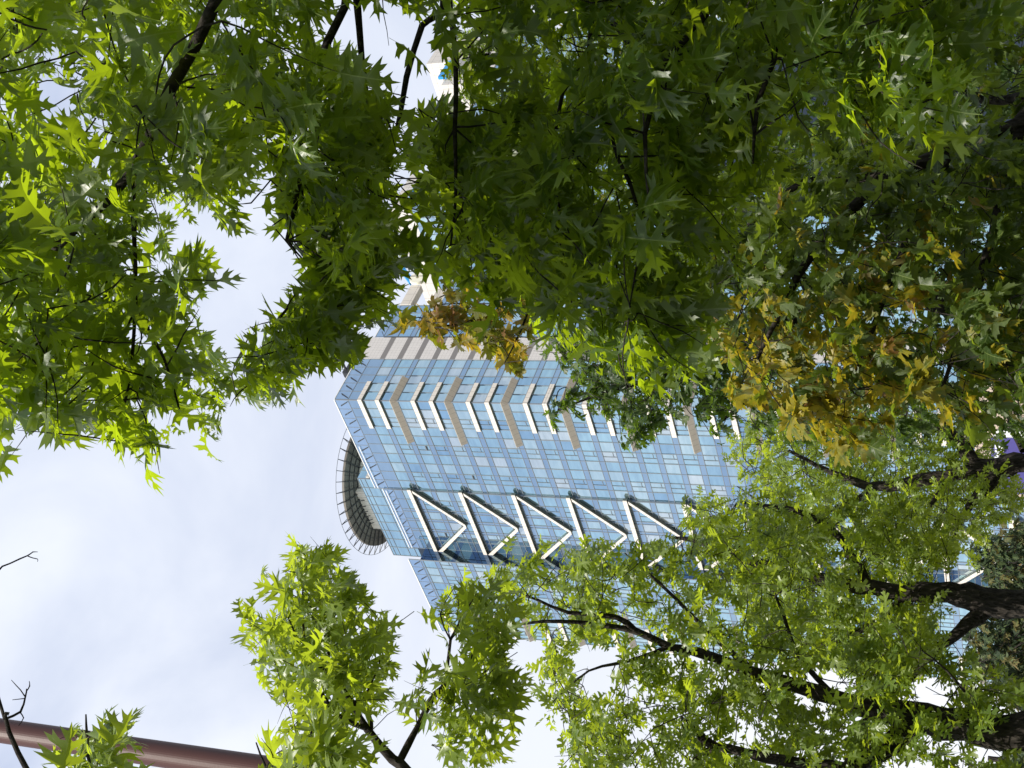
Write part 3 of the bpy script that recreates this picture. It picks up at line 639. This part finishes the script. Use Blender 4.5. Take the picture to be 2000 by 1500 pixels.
        PO.append(p[k]); TD.append(td[k]); NO.append(nn[k]); SZ.append(sz[k]); TI.append(ti[k])
        dist = float(np.linalg.norm(b0-a)); sag = nr.normal(size=3)*dist*.06+np.array([0, 0, dist*.05])
        m1 = a*.67+b0*.33+sag-g_*dist*.06; midp = a*.33+b0*.67+sag*.8-g_*dist*.06
        r0 = min(AR[j]*.8, twr*(1.2+1.0*dist)); Q, rr = smooth_line([a, m1, midp, b0, (b0+e)/2+nr.normal(size=3)*.012, e], [r0, max(twr, r0*.8), max(twr, r0*.65), twr, twr*.6, twr*.25], .05 if twig < .38 else .09)
        if (b0-a)@g_ < twig*.25:
            Q, rr = smooth_line([a, (a+e)/2+nr.normal(size=3)*.02, e], [r0, twr*.8, twr*.25], .05 if twig < .38 else .09)
        Q = Q+nr.normal(size=Q.shape)*twr*.5
        tw.add(Q, rr, 5)
        A[cnt] = midp; AR[cnt] = max(twr, r0*.7); A[cnt+1] = b0; AR[cnt+1] = twr; cnt += 2
    PO, TD, NO, SZ, TI = map(np.concatenate, (PO, TD, NO, SZ, TI)); NL[0] += len(PO)
    tb.build('trunk', bmat, root)
    if tw.V and tw is not tb: tw.build('branches', bmat, root)
    leaves_mesh('crown', PO, TD, NO, SZ, TI, tpl, lmat, root)
    return root
def foot(x, y, d):
    p = at(x, y, d); return (float(p[0]), float(p[1]), 0.0)
#@TREES
# near red oak whose crown hangs in from the right
SIL_A = [[(-900, -1100), (700, -1100), (800, -150), (830, 0), (800, 130), (770, 330), (795, 440), (790, 500), (800, 590), (762, 620), (705, 650), (722, 718), (650, 700), (600, 722), (560, 792), (505, 805), (462, 748), (455, 700), (548, 600), (604, 555), (556, 465), (465, 560), (378, 595), (405, 800), (390, 830), (372, 882), (362, 937), (298, 968), (175, 935), (82, 873), (66, 785), (22, 905), (-900, 950)]]
HOL_A = [[(115, 655), (160, 690), (195, 745), (175, 800), (140, 775)], [(268, 612), (300, 640), (280, 690), (240, 700)], [(290, 415), (335, 395), (375, 430), (345, 480), (310, 465)], [(30, 990), (90, 880), (20, 920)],
         [(700, 10), (760, 0), (800, 80), (760, 140), (720, 110)], [(330, 505), (352, 500), (348, 560), (332, 555)]]
limA = [([('w', 3.6, 2.6, 4.2), (560, -700, 4.9), (450, -150, 4.8), (425, 0, 4.7), (335, 170, 4.7), (255, 340, 4.8), (160, 440, 4.9), (40, 540, 5.0), (-80, 570, 5.1)], [.13, .07, .024, .021, .019, .017, .012, .010, .008]),
        ([(255, 340, 4.8), (262, 450, 4.8), (265, 600, 4.75), (250, 760, 4.7), (225, 860, 4.65)], [.011, .009, .007, .005, .003]),
        ([(265, 600, 4.75), (320, 700, 4.6), (350, 800, 4.5)], [.006, .005, .003]),
        ([(560, -700, 4.9), (690, -100, 5.3), (640, 80, 5.3), (600, 200, 5.3), (585, 350, 5.2), (560, 470, 5.1)], [.05, .018, .015, .012, .009, .006]),
        ([(690, -100, 5.3), (708, 120, 5.5), (720, 300, 5.6), (695, 500, 5.5), (640, 600, 5.4), (550, 700, 5.3), (500, 740, 5.2)], [.017, .014, .012, .010, .008, .006, .004]),
        ([(560, -700, 4.9), (870, -60, 5.8), (825, 50, 5.8), (795, 150, 5.8), (770, 280, 5.8), (740, 380, 5.8)], [.04, .015, .014, .012, .011, .008]),
        ([(870, -60, 5.8), (890, 120, 5.4), (888, 250, 5.3), (890, 390, 5.2), (880, 480, 5.1)], [.013, .010, .008, .006, .003]),
        ([(870, -60, 5.8), (1160, 20, 5.6), (1100, 180, 5.5), (1080, 330, 5.4), (1110, 480, 5.3)], [.013, .010, .008, .006, .003]),
        ([(1160, 20, 5.6), (1230, 90, 5.4), (1190, 250, 5.2), (1250, 420, 5.0), (1230, 600, 4.9)], [.010, .009, .008, .006, .003]),
        ([(560, -700, 4.9), (1340, -60, 5.2), (1300, 120, 5.0), (1260, 260, 4.8), (1270, 420, 4.7)], [.04, .014, .011, .008, .004]),
        ([(1340, -60, 5.2), (1520, 40, 5.0), (1480, 200, 4.8), (1470, 320, 4.7)], [.013, .011, .008, .004]),
        ([(1340, -60, 5.2), (1700, -20, 5.0), (1760, 150, 4.9), (1800, 260, 4.8)], [.013, .011, .008, .004])]
folA = [([(-250, -250), (700, -250), (760, 0), (560, 150), (420, 470), (200, 560), (-200, 700)], 168, 4.2, 6.6),
        ([(-150, 450), (330, 420), (420, 780), (330, 900), (120, 860), (-150, 840)], 60, 4.3, 5.2),
        ([(400, 150), (760, 150), (780, 480), (700, 600), (560, 450)], 66, 4.6, 6.0),
        ([(640, 470), (780, 500), (740, 600), (620, 680), (520, 770), (450, 730)], 46, 4.9, 5.6), ([(440, 725), (560, 600), (640, 680), (520, 790)], 18, 4.9, 5.4),
        ([(-600, -900), (900, -900), (900, -330), (-600, -330)], 8, 3.6, 7.0), ([(900, -900), (2200, -900), (2200, -260), (900, -260)], 100, 3.6, 8.0), (('shade_box', (-.2, 3.2), (3.2, 7.4), (6.6, 8.5)), 360, 0, 0), (('shade_box', (-.8, 1.4), (-.2, 2.4), (6.4, 7.8)), 30, 0, 0)]  # overhead sprays and boxes, out of view, added to shade the foliage below
SIL_A2 = [[(800, -1100), (2500, -1100), (2300, 60), (1950, 40), (1900, 170), (1860, 320), (1700, 310), (1560, 330), (1450, 410), (1420, 640), (1340, 790), (1180, 760), (1060, 720), (940, 640), (880, 560), (800, 500)]]
folA2 = [([(1080, 560), (1340, 560), (1330, 720), (1180, 740)], 30, 5.2, 6.2),
         ([(790, 270), (930, 220), (960, 520), (830, 500)], 26, 5.0, 6.2),
         ([(820, 250), (1000, 180), (1450, 50), (1480, 330), (1330, 600), (1150, 600), (900, 500)], 150, 4.8, 6.8),
         ([(1000, -150), (1950, -150), (1900, 30), (1700, 200), (1450, 250), (1150, 150)], 108, 4.6, 6.0),
         ([(1640, 40), (1850, 120), (1800, 270), (1640, 250)], 14, 4.4, 5.0),
         ([(830, -100), (1000, -100), (980, 200), (850, 200)], 14, 5.0, 6.0)]
tree('red_oak', 'nearest oak, its big lobed leaves hanging in from the right over the tower', (3.9, 2.2, 0), limA, folA+folA2, .186, T_OAK, m_oak, m_bark, (-.75, -.05, -.35), SIL_A+SIL_A2, HOL_A, 8, .36, .38, None, .19, 1.5, twr=.0035)
# Norway maple, turning yellow, under the oak
SIL_C = [[(1150, 700), (1180, 560), (1300, 480), (1480, 300), (1650, 200), (1700, -100), (2300, -100), (2300, 860), (1950, 830), (1900, 890), (1830, 810), (1770, 800), (1750, 880), (1640, 912), (1540, 885), (1470, 815), (1390, 775), (1290, 720)]]
def yellowing(p, ti):
    # the lower, outer sprays have turned first
    q, _ = project(p.mean(0)); v = q[1]-(640-.38*(q[0]-1100))
    pr = min(.88, max(.05, v/340))*min(1, max(.25, (1950-q[0])/300))
    return np.where(nr.uniform(size=len(ti)) < pr, .7+.2999*nr.uniform(size=len(ti)), ti*.69)
limC = [([(2080, 205, 8.6), (1990, 248, 8.5), (1850, 300, 8.4), (1740, 345, 8.3), (1640, 430, 8.2), (1560, 540, 8.0), (1480, 700, 7.9)], [.09, .055, .045, .038, .030, .022, .010]),
        ([(1850, 300, 8.4), (1780, 450, 8.1), (1720, 600, 7.9), (1660, 760, 7.7)], [.035, .026, .018, .008]),
        ([(2080, 205, 8.6), (1990, 190, 8.8), (1920, 195, 9.0), (1800, 120, 9.2), (1700, 60, 9.3)], [.05, .030, .026, .02, .012]),
        ([(1990, 248, 8.5), (1950, 420, 8.2), (1890, 620, 8.0), (1840, 760, 7.8)], [.04, .03, .02, .008]),
        ([(1740, 345, 8.3), (1560, 360, 8.4), (1430, 480, 8.3), (1330, 620, 8.2)], [.03, .022, .015, .006])]
folC = [([(1200, 640), (1330, 500), (1520, 340), (1720, 300), (1950, 250), (2050, 200), (2050, 780), (1900, 830), (1750, 780), (1640, 860), (1500, 800), (1380, 730)], 330, 7.2, 9.0),
        ([(1500, 320), (1700, 100), (2100, -50), (2100, 250), (1750, 330)], 80, 8.2, 10.0)]
tree('norway_maple', 'maple with five-pointed leaves turning yellow, low under the oak on the right', foot(2150, 190, 8.7), limC, folC, .135, T_MAP, m_maple, m_bark, (-.6, -.15, -.35), SIL_C, (), 8, .34, .6, None, .15, 1.4, tintfn=yellowing, twr=.0035)
# amber maple sprays in front of the pale stone flank
SIL_K = [[(745, 620), (800, 590), (900, 520), (1010, 520), (1060, 560), (1050, 700), (1020, 745), (965, 735), (925, 690), (860, 700), (800, 665)]]
limK = [([('w', 3.3, 8.6, 3.6), (1300, 330, 7.7), (1150, 480, 7.6), (1040, 580, 7.5), (950, 620, 7.4), (850, 640, 7.4)], [.06, .022, .016, .011, .007, .004]),
        ([(1040, 580, 7.5), (1020, 640, 7.4), (985, 710, 7.3)], [.008, .006, .003]), ([(1040, 580, 7.5), (920, 560, 7.5), (840, 590, 7.5)], [.007, .005, .003])]
folK = [([(780, 610), (900, 570), (960, 590), (920, 660), (820, 660)], 20, 7.2, 7.7), ([(900, 540), (1040, 560), (1030, 690), (980, 720), (930, 640)], 22, 7.1, 7.7)]
tree('amber_maple', 'slender maple branch of amber and olive leaves beside the pale stone flank of the tower', (3.4, 9.2, 0), limK, folK, .120, T_MAP, m_amber, m_bark, (-.5, -.1, -.45), SIL_K, (), 5, .34, .6, None, .10, 1.2, twr=.003)
# dark small-leaved maple between
SIL_D = [[(1035, 790), (1090, 740), (1040, 700), (1040, 660), (1140, 640), (1250, 620), (1150, 420), (1450, 100), (1500, -300), (2300, -300), (2200, 880), (1500, 880), (1410, 870), (1375, 875), (1325, 810), (1285, 872), (1225, 880), (1180, 810), (1130, 838), (1075, 842), (1030, 808)]]
limD = [([('w', .9, 15.0, 3.2), (1800, 560, 15.2), (1600, 600, 15), (1450, 680, 14.8), (1320, 730, 14.6), (1200, 760, 14.5), (1090, 800, 14.4)], [.15, .12, .09, .06, .035, .02, .008]),
        ([(1600, 600, 15), (1480, 760, 14.6), (1400, 830, 14.4)], [.05, .03, .01]), ([(1450, 680, 14.8), (1300, 640, 14.8), (1150, 690, 14.6)], [.04, .025, .01]), ([(1600, 600, 15), (1500, 450, 15.5), (1350, 400, 15.5)], [.06, .04, .015])]
folD = [([(1060, 800), (1140, 740), (1060, 680), (1260, 650), (1420, 690), (1400, 850), (1330, 780), (1280, 850), (1220, 860), (1180, 790)], 190, 13.6, 15.4),
        ([(1250, 600), (1400, 350), (2050, 100), (2050, 850), (1450, 850)], 760, 13.5, 16.5), ([(1350, 350), (1500, -150), (2150, -150), (2150, 400), (1700, 450)], 640, 12.5, 16.5), ([(1050, 660), (1250, 560), (1400, 300), (1500, 500), (1400, 680)], 150, 13, 15)]
tree('field_maple', 'dark green small-leaved maple in front of the lower tower, behind the yellowing maple', (.9, 15.2, 0), limD, folD, .115, T_MAPS, m_dmap, m_bark2, (-.5, -.2, -.1), SIL_D, (), 9, .42, .45, None, .18, 2.2, twr=.005)
# far fine foliage upper right
SIL_F = [[(835, 105), (870, 60), (900, -100), (1700, -200), (1500, 300), (1250, 640), (1060, 640), (1000, 560), (880, 540), (860, 400), (880, 300), (860, 160)]]
limF = [([('w', 6.5, 25, 5), (1500, 60, 26), (1300, 120, 26), (1100, 160, 25.5), (960, 200, 25)], [.2, .16, .11, .07, .03]), ([(1300, 120, 26), (1150, 300, 25.5), (1000, 420, 25)], [.09, .06, .02]), ([(1300, 120, 26), (1200, 0, 26), (1050, 20, 26)], [.08, .05, .02])]
folF = [([(880, 120), (950, -60), (1500, -100), (1400, 200), (1200, 500), (950, 520), (900, 400), (930, 250)], 900, 23.5, 28)]
tree('linden', 'distant pale-leaved tree seen between the near oak twigs at the right', (6.8, 25.5, 0), limF, folF, .155, T_MAPS, m_far, m_bark2, (-.3, -.2, -.1), SIL_F, [[(815, 90), (850, 100), (880, 170), (850, 200)], [(790, 490), (850, 500), (850, 545), (790, 545)]], 9, .6, .4, None, .25, 3.5, twr=.008)
# row of pin oaks on the left, three trunks
SIL_E1 = [[(935, 1085), (1000, 1050), (1040, 1100), (1100, 1120), (1140, 1062), (1200, 1050), (1270, 1060), (1345, 1015), (1440, 965), (1560, 1000), (1700, 1050), (1800, 1200), (2000, 1330), (2200, 1350), (2200, 1700), (950, 1700), (1040, 1460), (1020, 1330), (1060, 1280), (1000, 1200), (860, 1185), (880, 1130)]]
HOL_E1 = [[(1120, 1265), (1185, 1270), (1195, 1330), (1160, 1365), (1130, 1320)], [(1780, 1310), (1830, 1320), (1840, 1375), (1790, 1385)], [(1590, 1300), (1612, 1310), (1605, 1345), (1585, 1340)]]
limE1 = [([(2070, 1428, 11.9), (1950, 1430, 11.9), (1880, 1415, 12), (1800, 1402, 12.1), (1720, 1385, 12.2), (1640, 1370, 12.2), (1560, 1342, 12.2), (1480, 1318, 12.2), (1400, 1285, 12.1), (1310, 1262, 12.0), (1240, 1232, 11.9), (1160, 1218, 11.8), (1060, 1214, 11.7), (990, 1222, 11.7)], [.150, .138, .132, .122, .096, .075, .062, .052, .043, .036, .028, .021, .015, .008]),
         ([(1240, 1232, 11.9), (1205, 1205, 11.8), (1110, 1196, 11.7), (1050, 1172, 11.6), (1020, 1160, 11.6)], [.028, .022, .017, .011, .006]),
         ([(1800, 1402, 12.1), (1740, 1452, 11.9), (1660, 1502, 11.7), (1600, 1570, 11.5)], [.11, .085, .065, .05]),
         ([(1720, 1385, 12.2), (1680, 1450, 12.3), (1650, 1530, 12.4)], [.08, .06, .05]),
         ([(1400, 1460, 11.9), (1370, 1440, 11.8), (1350, 1420, 11.8), (1330, 1400, 11.7)], [.04, .035, .028, .012]), ([(1660, 1502, 11.7), (1500, 1480, 11.8), (1400, 1460, 11.9), (1350, 1490, 11.9)], [.05, .045, .035, .02]),
         ([(1310, 1262, 12.0), (1230, 1290, 11.9), (1150, 1310, 11.8), (1080, 1370, 11.7)], [.02, .014, .01, .005]),
         ([(1480, 1318, 12.2), (1380, 1230, 12.3), (1300, 1150, 12.3), (1220, 1080, 12.3)], [.03, .022, .014, .006]),
         ([(1640, 1370, 12.2), (1560, 1280, 12.4), (1530, 1200, 12.4), (1500, 1130, 12.4)], [.03, .022, .015, .006]),
         ([(1950, 1430, 11.9), (1900, 1370, 11.6), (1850, 1310, 11.4), (1800, 1270, 11.3)], [.02, .014, .010, .005])]
folE1 = [([(1620, 1280), (1760, 1300), (1860, 1380), (1700, 1380)], 34, 11.4, 13.0), ([(960, 1090), (1040, 1110), (1200, 1060), (1300, 1020), (1420, 1000), (1560, 1050), (1640, 1150), (1560, 1320), (1300, 1240), (1100, 1240), (900, 1170)], 165, 11.3, 13.6),
         ([(1050, 1240), (1560, 1330), (1750, 1400), (1700, 1560), (1060, 1560), (1100, 1450), (1060, 1340)], 255, 11.2, 13.5),
         ([(1700, 1220), (1900, 1260), (2000, 1330), (1880, 1420), (1740, 1340)], 66, 11.0, 12.4), ([(1750, 1400), (1950, 1480), (1950, 1600), (1700, 1600)], 40, 11, 12.5)]
tree('pin_oak', 'pin oak with the thickest dark trunk, leftmost of the three trunks in the row', foot(2100, 1432, 11.9), limE1, folE1, .165, T_OAKS+T_OAK[:3], m_oakl, m_bark, (.15, -.2, .1), SIL_E1, HOL_E1, 9, .42, .5, 'pin oaks in a row before the tower', .15, 2.0, twr=.0045)
SIL_E2 = [[(1335, 1040), (1370, 1000), (1410, 990), (1440, 920), (1480, 950), (1640, 940), (1900, 1000), (1930, 1090), (1880, 1160), (1850, 1330), (1700, 1330), (1500, 1330), (1340, 1160)]]
limE2 = [([(2070, 1183, 16), (1950, 1178, 16), (1890, 1165, 16), (1850, 1158, 16), (1780, 1155, 16.1), (1700, 1150, 16.1), (1600, 1130, 16.1), (1520, 1112, 16.1), (1440, 1085, 16), (1360, 1056, 16), (1310, 1050, 16)], [.155, .15, .135, .11, .10, .085, .07, .06, .045, .03, .015]),
         ([(1925, 1190, 16), (1890, 1218, 15.9), (1860, 1245, 15.8), (1810, 1275, 15.7)], [.09, .075, .06, .05]), ([(1810, 1275, 15.7), (1780, 1330, 15.6), (1720, 1360, 15.6)], [.04, .02, .008]),
         ([(1700, 1150, 16.1), (1640, 1050, 16.3), (1560, 1000, 16.3), (1440, 980, 16.3)], [.06, .045, .035, .012]), ([(1780, 1155, 16.1), (1700, 1220, 16), (1600, 1260, 15.9), (1500, 1240, 15.9)], [.05, .035, .025, .01])]
folE2 = [([(1330, 1000), (1420, 960), (1640, 960), (1880, 1010), (1850, 1100), (1800, 1290), (1560, 1310), (1400, 1150)], 400, 15.4, 18), ([(1560, 1180), (1700, 1160), (1780, 1180), (1760, 1300), (1600, 1320)], 60, 15, 17)]
tree('pin_oak', 'pin oak with a forked trunk, middle of the three trunks in the row', foot(2100, 1186, 16), limE2, folE2, .165, T_OAKS, m_oakl, m_bark, (.1, -.25, .05), SIL_E2, [[(1850, 1225), (1935, 1230), (1940, 1330), (1870, 1290), (1840, 1280)]], 9, .5, .5, 'pin oaks in a row before the tower', .16, 2.6, twr=.005)
SIL_E3 = [[(1390, 880), (1440, 790), (1560, 800), (1750, 780), (1880, 790), (1960, 800), (2010, 830), (1960, 860), (2010, 930), (2010, 1010), (1940, 1030), (1930, 1120), (1800, 1130), (1560, 1060), (1400, 960)]]
limE3 = [([(2070, 905, 20), (1985, 903, 20), (1950, 915, 20), (1905, 908, 20), (1880, 870, 20), (1840, 835, 20), (1790, 800, 20)], [.155, .15, .14, .11, .095, .08, .03]),
         ([(1950, 915, 20), (1870, 925, 20), (1800, 938, 20), (1715, 952, 20), (1640, 930, 20.2), (1540, 880, 20.4)], [.10, .095, .09, .07, .05, .02]),
         ([(1960, 905, 20), (1930, 950, 19.8), (1895, 985, 19.7), (1860, 1050, 19.5)], [.09, .08, .06, .02]), ([(1840, 928, 20), (1830, 970, 19.8), (1800, 1010, 19.7)], [.045, .04, .015]), ([(2000, 880, 20), (1980, 840, 20.2), (1965, 800, 20.3)], [.06, .05, .03]),
         ([(1715, 952, 20), (1640, 990, 19.9), (1540, 1010, 19.9), (1440, 950, 20)], [.05, .035, .025, .008])]
folE3 = [([(1410, 880), (1480, 810), (1750, 810), (1880, 810), (1930, 850), (1910, 1000), (1880, 1080), (1700, 1080), (1500, 980)], 460, 19.3, 23), ([(1900, 930), (1990, 950), (1980, 1040), (1890, 1060)], 40, 18.5, 20.5)]
tree('pin_oak', 'pin oak with the slimmest looking trunk, in front of the purple shop sign', foot(2100, 905, 20), limE3, folE3, .165, T_OAKS, m_oakl, m_bark, (.05, -.25, 0), SIL_E3, [[(1952, 845), (2010, 845), (2010, 875), (1958, 878)]], 9, .55, .5, 'pin oaks in a row before the tower', .16, 3, twr=.006)
# oak at the left edge, reaching up
SIL_G = [[(545, 1040), (575, 1030), (610, 1055), (650, 1055), (722, 1078), (725, 1110), (690, 1140), (740, 1180), (745, 1200), (782, 1215), (788, 1250), (765, 1275), (772, 1330), (742, 1365), (765, 1400), (705, 1405), (720, 1440), (700, 1560), (520, 1560), (480, 1480), (540, 1395), (480, 1310), (470, 1250), (455, 1195), (448, 1175), (480, 1110), (520, 1100)],
         [(815, 1225), (850, 1180), (868, 1110), (920, 1085), (1000, 1105), (1030, 1190), (1005, 1260), (1015, 1290), (1025, 1380), (1010, 1440), (970, 1560), (830, 1560), (860, 1460), (785, 1395), (785, 1340), (835, 1300)]]
limG = [([('w', -3.3, 6.6, 3.5), (1000, 1800, 7.6), (880, 1600, 7.6), (800, 1510, 7.6), (765, 1480, 7.6), (718, 1425, 7.6), (690, 1375, 7.6), (640, 1310, 7.6), (600, 1285, 7.5), (560, 1200, 7.4)], [.11, .07, .038, .030, .026, .020, .016, .012, .008, .004]),
        ([(718, 1425, 7.6), (665, 1400, 7.5), (628, 1355, 7.5), (600, 1290, 7.5), (590, 1170, 7.4), (600, 1100, 7.4)], [.015, .013, .011, .008, .006, .003]),
        ([(725, 1430, 7.6), (720, 1395, 7.6), (690, 1370, 7.6), (655, 1330, 7.55), (640, 1240, 7.5), (680, 1150, 7.5)], [.013, .012, .010, .008, .006, .003]),
        ([(780, 1490, 7.6), (815, 1420, 7.7), (850, 1355, 7.8), (872, 1330, 7.8), (880, 1250, 7.8), (930, 1160, 7.8)], [.020, .017, .015, .012, .008, .003]),
        ([(850, 1355, 7.8), (930, 1330, 7.8), (980, 1270, 7.8)], [.009, .006, .003]),
        ([(700, 1385, 7.6), (740, 1300, 7.6), (745, 1230, 7.6)], [.007, .005, .003]), ([(880, 1250, 7.8), (860, 1200, 7.8), (885, 1150, 7.7)], [.005, .004, .002])]
folG = [([(560, 1080), (700, 1090), (690, 1150), (730, 1200), (750, 1260), (740, 1340), (700, 1420), (560, 1420), (510, 1300), (480, 1180)], 58, 7.0, 8.2),
        ([(860, 1210), (900, 1120), (1000, 1130), (1000, 1270), (1000, 1400), (950, 1500), (850, 1480), (810, 1370), (850, 1300)], 40, 7.2, 8.3)]
tree('red_oak', 'oak rising from the left edge with thin dark forking boughs against white sky', (-3.6, 6.4, 0), limG, folG, .195, T_OAK, m_oakl, m_bark, (.35, -.1, .35), SIL_G, [[(672, 1230), (690, 1232), (688, 1262), (670, 1260)]], 7, .46, .5, None, .16, .9, twr=.0028)
# nearest sapling leaves at the left edge with bare twigs
SIL_I = [[(155, 1335), (200, 1325), (245, 1332), (270, 1385), (270, 1445), (240, 1510), (200, 1700), (50, 1700), (55, 1490), (95, 1420), (150, 1400)], [(450, 1460), (500, 1410), (560, 1385), (640, 1390), (725, 1425), (740, 1480), (690, 1700), (440, 1700)]]
limI = [([('w', -1.45, 3.3, 2.2), (420, 1850, 4.6), (300, 1680, 4.7), (185, 1520, 4.9), (170, 1440, 5.0), (168, 1395, 5.0)], [.05, .024, .014, .007, .005, .003]),
        ([(300, 1680, 4.7), (120, 1600, 4.9), (35, 1470, 5.0), (10, 1400, 5.0), (18, 1395, 5.0)], [.012, .011, .009, .007, .006]), ([(10, 1405, 5.0), (40, 1390, 5.0), (50, 1360, 5.0), (52, 1345, 5.0)], [.005, .004, .003, .002]), ([(50, 1362, 5.0), (40, 1348, 5.0), (22, 1328, 5.0)], [.0025, .002, .001]), ([(52, 1350, 5), (58, 1340, 5), (57, 1330, 5)], [.002, .002, .001]), ([(38, 1390, 5), (46, 1402, 5), (36, 1418, 5)], [.002, .002, .001]), ([(50, 1364, 5), (24, 1367, 5)], [.002, .001]),
        ([(10, 1405, 5), (-40, 1220, 5.2), (-10, 1122, 5.3), (20, 1100, 5.3), (54, 1085, 5.3), (64, 1078, 5.3), (74, 1078, 5.3)], [.006, .005, .0035, .003, .0025, .002, .001]), ([(54, 1086, 5.3), (64, 1090, 5.3), (74, 1092, 5.3), (73, 1097, 5.3)], [.002, .0018, .0015, .001]),
        ([(420, 1850, 4.6), (560, 1560, 4.3), (600, 1470, 4.3), (610, 1420, 4.3)], [.012, .008, .006, .003]), ([(560, 1560, 4.3), (520, 1500, 4.3), (500, 1450, 4.3)], [.005, .004, .002])]
folI = [([(160, 1370), (240, 1380), (240, 1450), (180, 1560), (90, 1560), (100, 1450)], 12, 4.7, 5.2), ([(500, 1450), (620, 1430), (690, 1460), (650, 1580), (490, 1580)], 14, 4.0, 4.5)]
tree('red_oak', 'small oak at the left edge with bare grey twigs beside the red-brown column', (-1.6, 3.0, 0), limI, folI, .175, T_OAK, m_oakl, m_bark, (.3, -.1, .2), SIL_I, (), 7, .26, .7, None, .06, .7, twr=.0025)
# dark conifers and a grey bare tree low in the background
SIL_J = [[(1880, 1040), (1990, 1000), (2200, 1000), (2200, 1700), (1960, 1700), (1900, 1330), (1850, 1280), (1900, 1150)]]
for lab, bx, sx, sy, nsp, pl in (('dark conifer with drooping sprays low behind the middle trunk', 1150, 2000, 1110, 200, [(1900, 1070), (2080, 1000), (2080, 1190), (1940, 1180)]), ('dull brown-green conifer low behind the thickest trunk', 1330, 2000, 1320, 330, [(1880, 1220), (2080, 1180), (2080, 1420), (1990, 1400), (1900, 1300)]), ('dark conifer at the lowest left corner behind the thickest trunk', 1490, 2000, 1490, 160, [(1965, 1460), (2080, 1430), (2080, 1600), (1960, 1600)])):
    limJ = [([(2060, bx, 34), (1990, bx, 34), (1930, bx-10, 34)], [.14, .11, .05])]
    tree('conifer', lab, foot(2100, bx, 34), limJ, [(pl, nsp, 31, 37)], .2, T_MAPS, m_con, m_bark2, (.1, -.3, -.5), SIL_J, (), 12, .9, .8, 'conifers in the background', .2, 4, twr=.012)
print('LEAVES', NL[0])
